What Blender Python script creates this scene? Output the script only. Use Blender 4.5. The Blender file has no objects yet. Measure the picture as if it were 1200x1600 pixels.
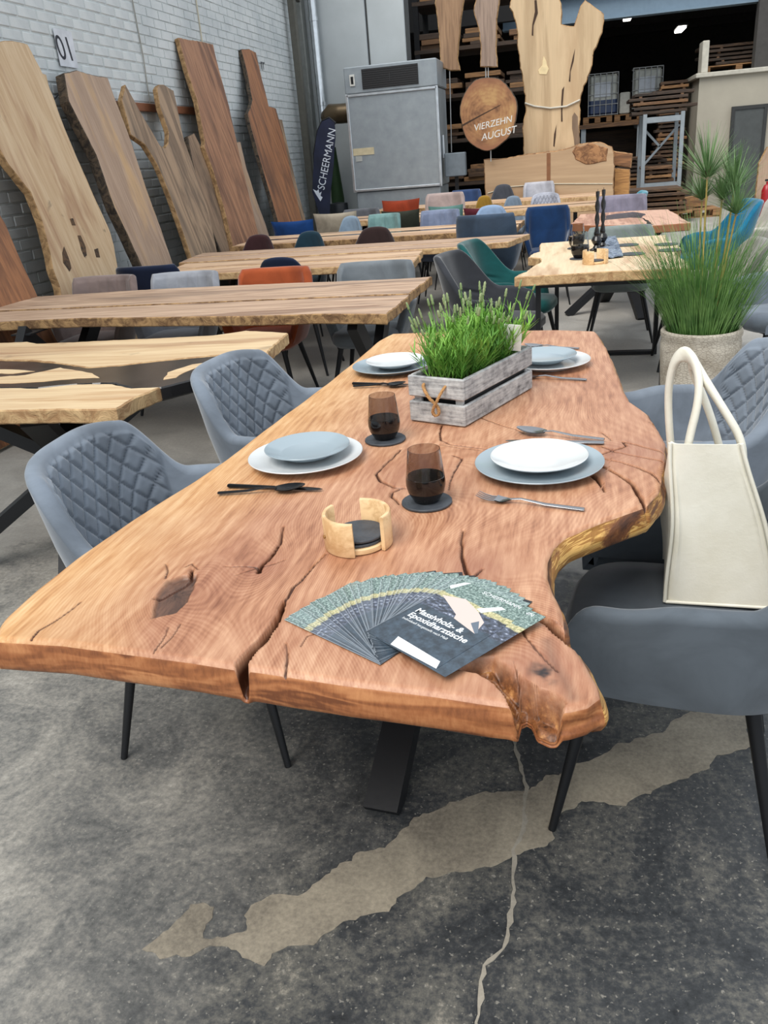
import bpy, bmesh, math, random
import numpy as np
from mathutils import Vector, Matrix
random.seed(7)
S = bpy.context.scene
COL = S.collection
R = math.radians
PI = math.pi

# ------------------------------------------------------------------ camera
cam = bpy.data.objects.new('camera', bpy.data.cameras.new('camera'))
COL.objects.link(cam)
cam.data.sensor_fit = 'VERTICAL'
cam.data.sensor_height = 36.0
cam.data.lens = 36.0 * 1280.0 / 1600.0
cam.data.clip_end = 200
CAM_H = 1.43
yaw, pitch, roll = R(14.05), math.atan(553.0 / 1280.0), R(4.9)
fwd = Vector((-math.sin(yaw) * math.cos(pitch), math.cos(yaw) * math.cos(pitch), -math.sin(pitch)))
right0 = Vector((math.cos(yaw), math.sin(yaw), 0))
up0 = right0.cross(fwd)
right = right0 * math.cos(roll) - up0 * math.sin(roll)
up = right0 * math.sin(roll) + up0 * math.cos(roll)
M = Matrix((right, up, -fwd)).transposed().to_4x4()
M.translation = Vector((0, 0, CAM_H))
cam.matrix_world = M
S.camera = cam

# ------------------------------------------------------------------ light and exposure
S.view_settings.view_transform = 'Standard'
S.view_settings.look = 'None'
S.view_settings.gamma = 1.0
S.view_settings.use_curve_mapping = False
S.view_settings.exposure = 0.45
w = bpy.data.worlds.new('overcast_sky')
S.world = w
w.use_nodes = True
bg = w.node_tree.nodes['Background']
bg.inputs[0].default_value = (0.86, 0.93, 1.0, 1)
bg.inputs[1].default_value = 0.86
sun = bpy.data.objects.new('sun', bpy.data.lights.new('sun', 'SUN'))
COL.objects.link(sun)
sun.data.energy = 2.3
sun.data.angle = R(40)
sun.data.color = (1.0, 0.96, 0.9)
sun.rotation_euler = Vector((-0.30, -0.62, 1.0)).to_track_quat('Z', 'Y').to_euler()


# ------------------------------------------------------------------ materials
def hexc(r, g, b):
    f = lambda c: ((c / 255 + 0.055) / 1.055) ** 2.4 if c > 10 else c / 255 / 12.92
    return (f(r), f(g), f(b), 1)


class NT:
    def __init__(s, name):
        s.m = bpy.data.materials.new(name)
        s.m.use_nodes = True
        s.t = s.m.node_tree
        s.b = s.t.nodes['Principled BSDF']

    def n(s, kind, **kw):
        nd = s.t.nodes.new('ShaderNode' + kind)
        for k, v in kw.items():
            if k in nd.inputs.keys() and not hasattr(nd, k):
                s.set(nd.inputs[k], v)
            else:
                setattr(nd, k, v)
        return nd

    def set(s, inp, v):
        if isinstance(v, bpy.types.NodeSocket):
            s.t.links.new(v, inp)
        else:
            inp.default_value = v

    def ramp(s, fac, stops, interp='LINEAR'):
        r = s.n('ValToRGB')
        s.set(r.inputs[0], fac)
        r.color_ramp.interpolation = interp
        e = r.color_ramp.elements
        while len(e) < len(stops):
            e.new(0.5)
        for i, (p, c) in enumerate(stops):
            e[i].position = p
            e[i].color = c if len(c) == 4 else (*c, 1)
        return r.outputs[0]

    def mix(s, fac, a, b, blend='MIX'):
        x = s.n('MixRGB', blend_type=blend)
        s.set(x.inputs[0], fac); s.set(x.inputs[1], a); s.set(x.inputs[2], b)
        return x.outputs[0]

    def math(s, op, a, b=0.0, clamp=False):
        x = s.n('Math', operation=op, use_clamp=clamp)
        s.set(x.inputs[0], a); s.set(x.inputs[1], b)
        return x.outputs[0]

    def noise(s, vec, scale, detail=4, rough=0.55, dist=0.0):
        x = s.n('TexNoise')
        if vec is not None:
            s.set(x.inputs['Vector'], vec)
        x.inputs['Scale'].default_value = scale
        x.inputs['Detail'].default_value = detail
        x.inputs['Roughness'].default_value = rough
        x.inputs['Distortion'].default_value = dist
        return x.outputs['Fac']

    def obj(s, sc=(1, 1, 1)):
        c = s.n('TexCoord')
        mp = s.n('Mapping')
        s.set(mp.inputs[0], c.outputs['Object'])
        mp.inputs['Scale'].default_value = sc
        return mp.outputs[0]

    def bump(s, hgt, strength=0.3, dist=0.01):
        b = s.n('Bump')
        b.inputs['Strength'].default_value = strength
        b.inputs['Distance'].default_value = dist
        s.set(b.inputs['Height'], hgt)
        s.t.links.new(b.outputs[0], s.b.inputs['Normal'])

    def out(s, color=None, rough=None, metal=None, **kw):
        if color is not None: s.set(s.b.inputs['Base Color'], color)
        if rough is not None: s.set(s.b.inputs['Roughness'], rough)
        if metal is not None: s.set(s.b.inputs['Metallic'], metal)
        for k, v in kw.items():
            s.set(s.b.inputs[k.replace('_', ' ')], v)
        return s.m


def attr(nt, name):
    a = nt.n('Attribute')
    a.attribute_name = name
    return a.outputs['Fac']


def plain(name, c, rough=0.5, metal=0.0, var=0.12, scale=12, bump=0.0, bscale=60, **kw):
    nt = NT(name)
    v = nt.obj()
    f = nt.noise(v, scale, 4)
    c = c if len(c) == 4 else hexc(*c)
    lo = tuple(x * (1 - var) for x in c[:3]) + (1,)
    hi = tuple(min(1, x * (1 + var)) for x in c[:3]) + (1,)
    col = nt.ramp(f, [(0.3, lo), (0.7, hi)])
    if bump:
        nt.bump(nt.noise(v, bscale, 3), bump, 0.005)
    return nt.out(col, rough, metal, **kw)


def velvet(name, c, var=0.22):
    nt = NT(name)
    v = nt.obj()
    f = nt.noise(v, 5, 5, 0.6, 0.6)
    c = hexc(*c)
    lo = tuple(x * (1 - var) for x in c[:3]) + (1,)
    hi = tuple(min(1, x * (1 + var)) for x in c[:3]) + (1,)
    col = nt.ramp(f, [(0.35, lo), (0.65, hi)])
    nt.bump(nt.noise(v, 900, 2), 0.15, 0.001)
    m = nt.out(col, 0.85)
    nt.b.inputs['Sheen Weight'].default_value = 0.45
    nt.b.inputs['Sheen Roughness'].default_value = 0.4
    nt.b.inputs['Specular IOR Level'].default_value = 0.2
    return m


def wood(name, light, dark, streak=None, axis=1, scale=1.0, rough=0.5, ring=9.0, spots=0.0, var=1.0):
    """grain along local axis (0 x, 1 y)"""
    nt = NT(name)
    sc = [7 * scale, 7 * scale, 7 * scale]
    sc[axis] = 0.7 * scale
    v = nt.obj(sc)
    a = nt.noise(v, 1.0, 5, 0.6, 0.8)
    sc2 = [60 * scale, 60 * scale, 60 * scale]
    sc2[axis] = 3.0 * scale
    fine = nt.noise(nt.obj(sc2), 1.0, 3, 0.6)
    rings = nt.math('SINE', nt.math('MULTIPLY', a, ring * 6.28))
    rings = nt.math('ADD', nt.math('MULTIPLY', rings, 0.5), 0.5)
    f = nt.math('ADD', nt.math('MULTIPLY', a, 0.6), nt.math('MULTIPLY', rings, 0.18))
    f = nt.math('ADD', f, nt.math('MULTIPLY', fine, 0.3))
    col = nt.ramp(f, [(0.38, hexc(*dark)), (0.62, hexc(*light)), (0.8, tuple(min(1, x * 1.12) for x in hexc(*light)[:3]))])
    if streak:
        sc3 = [2.2 * scale, 2.2 * scale, 2.2 * scale]
        sc3[axis] = 0.35 * scale
        st = nt.noise(nt.obj(sc3), 1.7, 4, 0.6, 0.5)
        col = nt.mix(nt.ramp(st, [(0.53, (0, 0, 0)), (0.66, (0.8, 0.8, 0.8))]), col, hexc(*streak))
    if spots:
        sp = nt.noise(nt.obj((5, 5, 5)), 1.0, 3, 0.5, 0.4)
        col = nt.mix(nt.ramp(sp, [(0.66, (0, 0, 0)), (0.74, (spots, spots, spots))]), col, hexc(40, 30, 22))
    nt.bump(fine, 0.12, 0.002)
    return nt.out(col, rough)


def barkmat(name, a, b, scale=14, rough=0.85):
    nt = NT(name)
    v = nt.obj()
    f = nt.noise(v, scale, 6, 0.65, 1.0)
    col = nt.ramp(f, [(0.4, hexc(*a)), (0.6, hexc(*b))])
    nt.bump(f, 0.7, 0.02)
    return nt.out(col, rough)


# ------------------------------------------------------------------ mesh helpers
def thing(name, label, cat, loc=(0, 0, 0), rz=0.0, group=None):
    o = bpy.data.objects.new(name, None)
    o.empty_display_size = 0.1
    COL.objects.link(o)
    o.location = loc
    o.rotation_euler = (0, 0, rz)
    tag(o, label, cat, group)
    return o


def tag(o, label, cat, group=None):
    o['label'] = label
    o['category'] = cat
    if group: o['group'] = group
    return o


class MB:
    def __init__(s):
        s.v = []; s.f = []; s.mi = []

    def add(s, verts, faces, mi=0):
        k = len(s.v)
        s.v += [tuple(p) for p in verts]
        s.f += [tuple(i + k for i in f) for f in faces]
        s.mi += [mi] * len(faces)
        return s

    def box(s, c, d, mi=0, rz=0.0, mat=None):
        hx, hy, hz = d[0] / 2, d[1] / 2, d[2] / 2
        pts = [Vector((x * hx, y * hy, z * hz)) for z in (-1, 1) for y in (-1, 1) for x in (-1, 1)]
        m = mat or Matrix.Rotation(rz, 3, 'Z')
        pts = [m @ p + Vector(c) for p in pts]
        return s.add(pts, [(0, 2, 3, 1), (4, 5, 7, 6), (0, 1, 5, 4), (2, 6, 7, 3), (0, 4, 6, 2), (1, 3, 7, 5)], mi)

    def bbox(s, c, d, b=0.004, mi=0, rz=0.0):
        """box with chamfered edges"""
        hx, hy, hz = d[0] / 2, d[1] / 2, d[2] / 2
        b = min(b, hx * .9, hy * .9, hz * .9)
        rings = []
        for z, ins in ((-hz, b), (-hz + b, 0), (hz - b, 0), (hz, b)):
            x, y = hx - ins, hy - ins
            q = b if ins == 0 else b * 0.6
            rings.append([(x - q, -y, z), (x, -y + q, z), (x, y - q, z), (x - q, y, z), (-x + q, y, z), (-x, y - q, z), (-x, -y + q, z), (-x + q, -y, z)])
        m = Matrix.Rotation(rz, 3, 'Z')
        vs = [m @ Vector(p) + Vector(c) for r in rings for p in r]
        fs = [tuple(reversed(range(8))), tuple(range(24, 32))]
        for k in range(3):
            for i in range(8):
                j = (i + 1) % 8
                fs.append((k * 8 + i, k * 8 + j, k * 8 + 8 + j, k * 8 + 8 + i))
        return s.add(vs, fs, mi)

    def beam(s, p, q, wd, ht, mi=0, upv=(0, 0, 1)):
        p, q = Vector(p), Vector(q)
        d = (q - p).normalized()
        u = Vector(upv)
        if abs(d.dot(u)) > 0.98: u = Vector((1, 0, 0))
        a = d.cross(u).normalized(); b = a.cross(d)
        vs = []
        for e in (p, q):
            for sx, sy in ((-1, -1), (1, -1), (1, 1), (-1, 1)):
                vs.append(e + a * sx * wd / 2 + b * sy * ht / 2)
        return s.add(vs, [(3, 2, 1, 0), (4, 5, 6, 7), (0, 1, 5, 4), (1, 2, 6, 5), (2, 3, 7, 6), (3, 0, 4, 7)], mi)

    def tube(s, pts, rad, n=10, mi=0, caps=True):
        pts = [Vector(p) for p in pts]
        if not isinstance(rad, (list, tuple)): rad = [rad] * len(pts)
        t0 = (pts[1] - pts[0]).normalized()
        u = Vector((0, 0, 1)) if abs(t0.z) < 0.9 else Vector((1, 0, 0))
        u = (u - t0 * u.dot(t0)).normalized()
        vs = []
        for i, p in enumerate(pts):
            t = (pts[min(i + 1, len(pts) - 1)] - pts[max(i - 1, 0)]).normalized()
            u = (u - t * u.dot(t)).normalized()
            v = t.cross(u)
            for k in range(n):
                a = 2 * PI * k / n
                vs.append(p + (u * math.cos(a) + v * math.sin(a)) * rad[i])
        fs = []
        for i in range(len(pts) - 1):
            for k in range(n):
                j = (k + 1) % n
                fs.append((i * n + k, i * n + j, (i + 1) * n + j, (i + 1) * n + k))
        if caps:
            fs.append(tuple(reversed(range(n))))
            fs.append(tuple(range((len(pts) - 1) * n, len(pts) * n)))
        return s.add(vs, fs, mi)

    def lathe(s, prof, n=32, mi=0, c=(0, 0, 0)):
        vs = []; fs = []
        for r, z in prof:
            for k in range(n):
                a = 2 * PI * k / n
                vs.append((c[0] + r * math.cos(a), c[1] + r * math.sin(a), c[2] + z))
        for i in range(len(prof) - 1):
            for k in range(n):
                j = (k + 1) % n
                fs.append((i * n + k, i * n + j, (i + 1) * n + j, (i + 1) * n + k))
        if prof[0][0] > 1e-5: fs.append(tuple(reversed(range(n))))
        if prof[-1][0] > 1e-5: fs.append(tuple(range((len(prof) - 1) * n, len(prof) * n)))
        return s.add(vs, fs, mi)

    def prism(s, poly, z0, z1, mi_top=0, mi_side=0, b=0.0):
        """outline poly (x,y) counter-clockwise, extruded z0..z1 with a small edge round b"""
        area = sum(p[0] * q[1] - q[0] * p[1] for p, q in zip(poly, poly[1:] + poly[:1]))
        if area < 0: poly = list(reversed(poly))
        n = len(poly)
        def inset(d):
            out = []
            for i in range(n):
                a, p, c = Vector(poly[i - 1]), Vector(poly[i]), Vector(poly[(i + 1) % n])
                e1 = (p - a); e2 = (c - p)
                nn = Vector((-(e1.y + e2.y), e1.x + e2.x))
                if nn.length < 1e-9: nn = Vector((0, 0))
                else: nn.normalize()
                out.append((p.x + nn.x * d, p.y + nn.y * d))
            return out
        loops = [(poly, z0), (poly, z1)]
        if b:
            loops = [(inset(b), z0), (poly, z0 + b), (poly, z1 - b), (inset(b), z1)]
        vs = [(x, y, z) for lp, z in loops for x, y in lp]
        L = len(loops)
        s.add(vs, [], 0)
        k = len(s.v) - len(vs)
        fs = []
        for l in range(L - 1):
            for i in range(n):
                j = (i + 1) % n
                fs.append((k + l * n + i, k + l * n + j, k + (l + 1) * n + j, k + (l + 1) * n + i))
        s.f += fs; s.mi += [mi_side] * len(fs)
        s.f += [tuple(k + i for i in reversed(range(n))), tuple(k + (L - 1) * n + i for i in range(n))]
        s.mi += [mi_side, mi_top]
        return s

    def grid(s, P, mi=0, flip=False):
        """P: 2-D list of points"""
        n, m = len(P), len(P[0])
        vs = [p for row in P for p in row]
        fs = []
        for i in range(n - 1):
            for j in range(m - 1):
                q = (i * m + j, i * m + j + 1, (i + 1) * m + j + 1, (i + 1) * m + j)
                fs.append(tuple(reversed(q)) if flip else q)
        return s.add(vs, fs, mi)

    def build(s, name, mats, parent=None, smooth=False, loc=None, kind=None):
        me = bpy.data.meshes.new(name)
        me.from_pydata([tuple(p) for p in s.v], [], s.f)
        mats = mats if isinstance(mats, (list, tuple)) else [mats]
        for m in mats: me.materials.append(m)
        if len(mats) > 1: me.polygons.foreach_set('material_index', s.mi)
        if smooth:
            me.polygons.foreach_set('use_smooth', [True] * len(me.polygons))
            me.set_sharp_from_angle(angle=R(smooth if smooth > 1 else 40))
        me.update()
        o = bpy.data.objects.new(name, me)
        COL.objects.link(o)
        if parent: o.parent = parent
        if loc: o.location = loc
        if kind: o['kind'] = kind
        return o


def copy_tree(o, parent=None):
    c = o.copy()
    COL.objects.link(c)
    if parent: c.parent = parent
    for ch in list(o.children): copy_tree(ch, c)
    return c


def rough_line(pts, step=0.05, amp=0.006, closed=False, seed=0):
    """resample a polyline and give it an uneven, natural run"""
    rnd = random.Random(seed)
    out = []
    n = len(pts)
    for i in range(n if closed else n - 1):
        a, b = Vector(pts[i]), Vector(pts[(i + 1) % n])
        L = (b - a).length
        k = max(1, int(L / step))
        nn = Vector((-(b - a).y, (b - a).x))
        if nn.length > 0: nn.normalize()
        for j in range(k):
            p = a.lerp(b, j / k)
            if j or (i and not closed) or closed: p = p + nn * rnd.uniform(-amp, amp)
            out.append((p.x, p.y))
    if not closed: out.append(tuple(pts[-1]))
    return out


def smoothed(pts, it=2):
    for _ in range(it):
        q = [pts[0]]
        for a, b in zip(pts, pts[1:]):
            q.append(tuple(i * .75 + j * .25 for i, j in zip(a, b)))
            q.append(tuple(i * .25 + j * .75 for i, j in zip(a, b)))
        q.append(pts[-1])
        pts = q
    return pts


black_metal = plain('black_powder_coat', (22, 23, 26), 0.45, 0.2, bump=0.05)

# ------------------------------------------------------------------ setting
def structure(o):
    o['kind'] = 'structure'
    return o


def floor_material():
    nt = NT('mottled_concrete')
    v = nt.obj()
    big = nt.noise(v, 0.9, 6, 0.62, 0.5)
    mid = nt.noise(v, 3.2, 8, 0.72, 0.8)
    fine = nt.noise(v, 60, 6, 0.75)
    sep = nt.n('SeparateXYZ'); nt.set(sep.inputs[0], v)
    # the floor is darker and mottled in front, paler further back
    pale_back = nt.math('ADD', nt.math('MULTIPLY', sep.outputs[1], 0.16), nt.math('MULTIPLY', nt.noise(v, 1.1, 5, 0.7), 1.1))
    pale_back = nt.ramp(pale_back, [(0.92, (0, 0, 0)), (1.35, (1, 1, 1))])
    left = nt.math('ADD', nt.math('MULTIPLY', sep.outputs[0], -0.55), nt.math('MULTIPLY', nt.math('SUBTRACT', big, 0.5), 1.6))
    left = nt.ramp(left, [(0.2, (0, 0, 0)), (0.75, (1, 1, 1))])
    f = nt.math('ADD', nt.math('MULTIPLY', mid, 0.58), nt.math('MULTIPLY', fine, 0.46))
    dark = nt.ramp(f, [(0.36, hexc(30, 32, 34)), (0.50, hexc(58, 60, 62)), (0.60, hexc(98, 96, 90)), (0.70, hexc(152, 145, 132))])
    grey = nt.ramp(f, [(0.36, hexc(80, 80, 79)), (0.47, hexc(124, 122, 117)), (0.57, hexc(158, 153, 144)), (0.68, hexc(190, 185, 176))])
    tan = nt.ramp(f, [(0.35, hexc(132, 129, 124)), (0.55, hexc(158, 154, 147)), (0.7, hexc(178, 173, 165))])
    col = nt.mix(left, dark, grey)
    col = nt.mix(pale_back, col, tan)
    sp = nt.noise(v, 95, 2, 0.5)
    col = nt.mix(nt.ramp(sp, [(0.64, (0, 0, 0)), (0.70, (0.45, 0.45, 0.45))]), col, hexc(168, 163, 152))
    nt.bump(f, 0.35, 0.006)
    rg = nt.ramp(mid, [(0.35, (0.38, 0.38, 0.38)), (0.65, (0.62, 0.62, 0.62))])
    return nt.out(col, rg)


concrete = floor_material()
m = MB()
m.add([(-4.4, -3, 0), (9, -3, 0), (9, 30, 0), (-4.4, 30, 0)], [(0, 1, 2, 3)])
floor = structure(m.build('floor', concrete))


def filler_material(name, a, b):
    nt = NT(name)
    v = nt.obj()
    f = nt.math('ADD', nt.math('MULTIPLY', nt.noise(v, 5, 6, 0.65, 0.4), 0.6), nt.math('MULTIPLY', nt.noise(v, 90, 4, 0.7), 0.4))
    col = nt.ramp(f, [(0.36, hexc(*a)), (0.62, hexc(*b))])
    nt.bump(f, 0.3, 0.004)
    return nt.out(col, 0.62)


filler = filler_material('tan_filler', (106, 99, 88), (160, 150, 132))
pale_filler = filler_material('pale_filler', (128, 122, 110), (162, 155, 142))
patch = [(-0.845, 1.024), (-0.805, 1.069), (-0.782, 1.14), (-0.735, 1.134), (-0.718, 1.055), (-0.655, 1.087), (-0.665, 1.14), (-0.556, 1.202), (-0.503, 1.269), (-0.403, 1.343), (-0.357, 1.413), (-0.292, 1.483), (-0.191, 1.543), (-0.113, 1.57), (0.02, 1.659), (0.115, 1.738), (0.285, 1.878), (0.409, 1.967), (0.473, 1.913), (0.443, 1.806), (0.293, 1.681), (0.183, 1.601), (0.107, 1.534), (0.027, 1.549), (-0.009, 1.503), (-0.05, 1.41), (-0.118, 1.363), (-0.188, 1.292), (-0.262, 1.278), (-0.323, 1.231), (-0.371, 1.196), (-0.439, 1.134), (-0.494, 1.088), (-0.538, 1.067), (-0.574, 1.016), (-0.627, 1.025), (-0.663, 1.048), (-0.73, 1.026), (-0.787, 1.012)]
pr = patch
for k, (st, am) in enumerate(((0.06, 0.016), (0.022, 0.008), (0.009, 0.003))): pr = rough_line(pr, st, am, True, 3 + k)
m = MB(); m.prism(pr, -0.002, 0.0012)
m.build('filler_patch', filler, floor)
crack = [(-0.148, 1.803), (-0.13, 1.689), (-0.105, 1.576), (-0.102, 1.451), (-0.107, 1.374), (-0.114, 1.269), (-0.112, 1.19), (-0.124, 1.129), (-0.147, 1.084), (-0.15, 1.018), (-0.153, 0.922)]
cr = rough_line(rough_line(crack, 0.05, 0.008, False, 5), 0.015, 0.003, False, 6)
m = MB()
rnd = random.Random(9)
Lf, Rt = [], []
for x, y in cr:
    wd = rnd.uniform(0.002, 0.007)
    Lf.append((x - wd, y)); Rt.append((x + wd, y))
m.prism(Lf + Rt[::-1], -0.002, 0.0016)
m.build('crack_filler', pale_filler, floor)

# left wall: white painted bricks
WX = -4.0


def paint_material():
    nt = NT('white_brick_paint')
    v = nt.obj()
    f = nt.noise(v, 2.2, 6, 0.65)
    col = nt.ramp(f, [(0.3, hexc(186, 192, 194)), (0.6, hexc(208, 212, 212))])
    d = nt.noise(v, 7.5, 5, 0.7, 0.6)
    col = nt.mix(nt.ramp(d, [(0.67, (0, 0, 0)), (0.75, (0.6, 0.6, 0.6))]), col, hexc(120, 116, 108))
    c = nt.n('ObjectInfo')
    col = nt.mix(nt.math('MULTIPLY', c.outputs['Random'], 0.12), col, hexc(150, 150, 146))
    nt.bump(nt.noise(v, 45, 4, 0.6), 0.4, 0.006)
    return nt.out(col, 0.75)


paint = paint_material()
joint = plain('brick_joint', (188, 194, 194), 0.85, bump=0.3)
m = MB(); m.box((WX - 0.153, 4.5, 2.75), (0.3, 19, 5.5))
wall_left = structure(m.build('wall_left', joint))
bm_ = MB(); bm_.bbox((0, 0, 0), (0.03, 0.238, 0.071), 0.006)
brick0 = bm_.build('brick', paint, wall_left)
spots = []
rest = MB()
for r in range(2, 66):
    z = 0.045 + r * 0.083
    for c in range(-6, 64):
        y = -1.5 + c * 0.25 + (0.125 if r % 2 else 0)
        if y > 13.1: continue
        spots.append((y, z))
spots_in = [s_ for s_ in spots if 5.4 < s_[0] and s_[1] > 0.9 and s_[1] < 1.2 + 0.28 * s_[0]]
spots_in.sort(key=lambda s_: s_[0] ** 2 + (s_[1] - 1.4) ** 2)
near_ = set(spots_in[:300])
first = True
rnd = random.Random(4)
for s_ in spots:
    x = WX - 0.012 + rnd.uniform(-0.002, 0.003)
    if s_ in near_:
        b = brick0 if first else brick0.copy()
        if not first: COL.objects.link(b)
        first = False
        b.location = (x, s_[0] + rnd.uniform(-.003, .003), s_[1])
        b.rotation_euler = (0, rnd.uniform(-.015, .015), rnd.uniform(-.008, .008))
    else:
        rest.box((x, s_[0], s_[1]), (0.03, 0.238, 0.071))
rest.build('brickwork', paint, wall_left, kind='stuff')


def text_mesh(name, txt, size, mat, parent, loc, rot, extrude=0.0006, align='LEFT', shear=0.0, space=1.0, bold=0.0):
    cu = bpy.data.curves.new(name, 'FONT')
    cu.body = txt; cu.size = size; cu.extrude = extrude; cu.align_x = align; cu.shear = shear; cu.space_character = space; cu.offset = bold
    t = bpy.data.objects.new(name, cu)
    COL.objects.link(t)
    bpy.context.view_layer.update()
    me = bpy.data.meshes.new_from_object(t.evaluated_get(bpy.context.evaluated_depsgraph_get()))
    bpy.data.objects.remove(t)
    me.materials.clear(); me.materials.append(mat)
    o = bpy.data.objects.new(name, me)
    COL.objects.link(o)
    if parent: o.parent = parent
    o.location = loc
    if isinstance(rot, Matrix): o.rotation_euler = rot.to_euler()
    else: o.rotation_euler = rot
    return o


ink = plain('marker_ink', (40, 42, 52), 0.7)
on_wall = Matrix(((0, 0, 1), (1, 0, 0), (0, 1, 0)))       # text lying on the left wall, reading along +Y
m = MB(); m.box((0, 0, 0), (0.002, 0.26, 0.26))
p01 = (-3.98, 6.786, 2.418)
note = m.build('wall_note', plain('paper', (205, 208, 214), 0.8), None, loc=p01)
tag(note, 'white paper with the handwritten number 01 on the brick wall', 'note')
text_mesh('lettering', '01', 0.24, ink, note, (0.002, -0.12, -0.08), on_wall, shear=-0.2)
text_mesh('wall_scribble', 'rr', 0.2, ink, wall_left, (-3.978, 11.397, 2.589), on_wall)
cw = [(-3.96, 8.104, 2.943), (-3.96, 8.129, 2.46), (-3.96, 8.103, 2.08)]
m = MB(); m.tube([(WX + .015, p[1], p[2]) for p in cw], 0.006, 6)
m.build('conduit', plain('cable_sheath', (150, 148, 140), .6), wall_left)
m = MB(); m.tube([(WX + .015, 9.6, 5.4), (WX + .015, 9.6, 1.4)], 0.007, 6)
m.build('conduit', plain('cable_sheath_beige', (186, 178, 156), .6), wall_left)

# back wall of the front hall: two grey panels beside the corner, the rest is a wide opening
BY = 13.3
panel_paint = plain('pale_grey_panel', (172, 178, 180), 0.7, var=0.06, scale=3, bump=0.08)
m = MB(); m.box((-3.2, BY + 0.2, 3.0), (1.6, 0.25, 6.0))
wall_back = structure(m.build('wall_back', plain('dark_seam', (72, 74, 74), .8)))
m = MB(); m.bbox((-3.45, BY + 0.06, 3.0), (0.92, 0.05, 6.0), .01)
m.build('panel', panel_paint, wall_back)
m = MB(); m.bbox((-2.69, BY + 0.06, 3.0), (0.54, 0.05, 6.0), .01)
m.build('panel', panel_paint, wall_back)
m = MB(); m.bbox((-3.93, BY - 0.1, 3.0), (0.13, 0.2, 6.0), .01)
structure(m.build('trim_corner', plain('grey_post', (120, 122, 118), .6)))
m = MB(); m.bbox((-3.88, 12.72, 3.0), (0.1, 0.1, 6.0), .01)
structure(m.build('trim_post', plain('grey_post_dark', (86, 84, 76), .6)))
m = MB(); m.tube([(-3.72, BY - .12, 6), (-3.72, BY - .12, 2.0), (-3.7, BY - .2, 1.75)], 0.062, 14)
for z in (2.2, 3.3, 4.4): m.tube([(-3.72, BY - .12, z), (-3.72, BY - .12, z + .05)], 0.07, 14)
galv = NT('galvanised_sheet')
_f = galv.noise(galv.obj(), 7, 5, 0.6)
galv = galv.out(galv.ramp(_f, [(0.3, hexc(136, 144, 150)), (0.7, hexc(152, 160, 165))]), 0.45, 0.3)
shiny = plain('new_zinc', (205, 210, 214), 0.28, 0.85)
tag(m.build('downpipe', shiny, smooth=40), 'shiny zinc downpipe in the corner beside the grey wall panels', 'pipe')
m = MB(); m.beam((-3.86, 13, 3.55), (-3.86, 6, 4.9), .05, .05)
structure(m.build('trim_conduit', plain('rusty_pipe', (70, 66, 60), .6)))

# dark hall behind the opening
near_black = plain('dark_timber_wall', (38, 34, 31), 0.9, var=.3, bump=.2)  # dark base colour keeps the hall behind the opening dim
near_black2 = plain('dark_roof', (27, 27, 28), 0.9)  # roof, gable and lintel darkened for the same dimness
def slabbox(name, c, d, mt):
    m = MB(); m.box(c, d); return structure(m.build(name, mt))
slabbox('wall_far', (2.5, 28.2, 3), (16, 0.3, 6), near_black)
slabbox('wall_hall_left', (-4.2, 21, 4), (0.3, 15, 8), near_black)
slabbox('wall_hall_right', (8.2, 23, 3), (0.3, 10, 6), near_black)
slabbox('ceiling', (2.0, 23.6, 4.32), (12.6, 9.2, 0.12), near_black2)
slabbox('wall_gable', (-2.55, 18.2, 6.0), (3.2, 0.2, 4.8), near_black2)
steel_blue = plain('blue_grey_steel', (112, 132, 148), 0.5, 0.1, var=.06)
m = MB()
m.box((2.0, 18.9, 3.74), (6.9, 0.03, 0.42)); m.box((2.0, 18.9, 3.95), (6.9, 0.3, 0.03)); m.box((2.0, 18.9, 3.53), (6.9, 0.3, 0.03))
structure(m.build('trim_beam', steel_blue))
slabbox('wall_lintel', (2.0, 19.2, 3.95), (12.6, 0.1, 0.7), near_black2)
m = MB(); m.box((3.6, 18.75, 3), (0.7, 0.3, 6))
structure(m.build('column_concrete', plain('dark_concrete', (64, 62, 60), .85)))
m = MB()
for y in (20.5, 22.5, 24.5, 26.5): m.box((2, y, 4.1), (12, .16, .3))
structure(m.build('ceiling_joists', near_black))

# ------------------------------------------------------------------ the live-edge table in front
rs = np.random.RandomState(11)
_tab = rs.rand(256, 256)


def vnoise(x, y):
    xi = np.floor(x).astype(int); yi = np.floor(y).astype(int)
    fx = x - xi; fy = y - yi
    fx = fx * fx * (3 - 2 * fx); fy = fy * fy * (3 - 2 * fy)
    g = lambda a, b: _tab[a % 256, b % 256]
    return (g(xi, yi) * (1 - fx) + g(xi + 1, yi) * fx) * (1 - fy) + (g(xi, yi + 1) * (1 - fx) + g(xi + 1, yi + 1) * fx) * fy


def fbm(x, y, o=4):
    r = 0; a = 0.5
    for k in range(o):
        r = r + a * vnoise(x * 2 ** k + 17 * k, y * 2 ** k + 31 * k); a *= 0.5
    return r


def seg_dist(X, Y, pts):
    """distance to a polyline and the running parameter 0..1 along it"""
    D = np.full(X.shape, 9.0); T = np.zeros(X.shape)
    L = [0]
    for a, b in zip(pts, pts[1:]): L.append(L[-1] + math.hypot(b[0] - a[0], b[1] - a[1]))
    for i, (a, b) in enumerate(zip(pts, pts[1:])):
        dx, dy = b[0] - a[0], b[1] - a[1]
        l2 = dx * dx + dy * dy + 1e-12
        t = np.clip(((X - a[0]) * dx + (Y - a[1]) * dy) / l2, 0, 1)
        d = np.hypot(X - a[0] - t * dx, Y - a[1] - t * dy)
        k = d < D
        D = np.where(k, d, D); T = np.where(k, (L[i] + t * math.sqrt(l2)) / L[-1], T)
    return D, T


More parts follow.
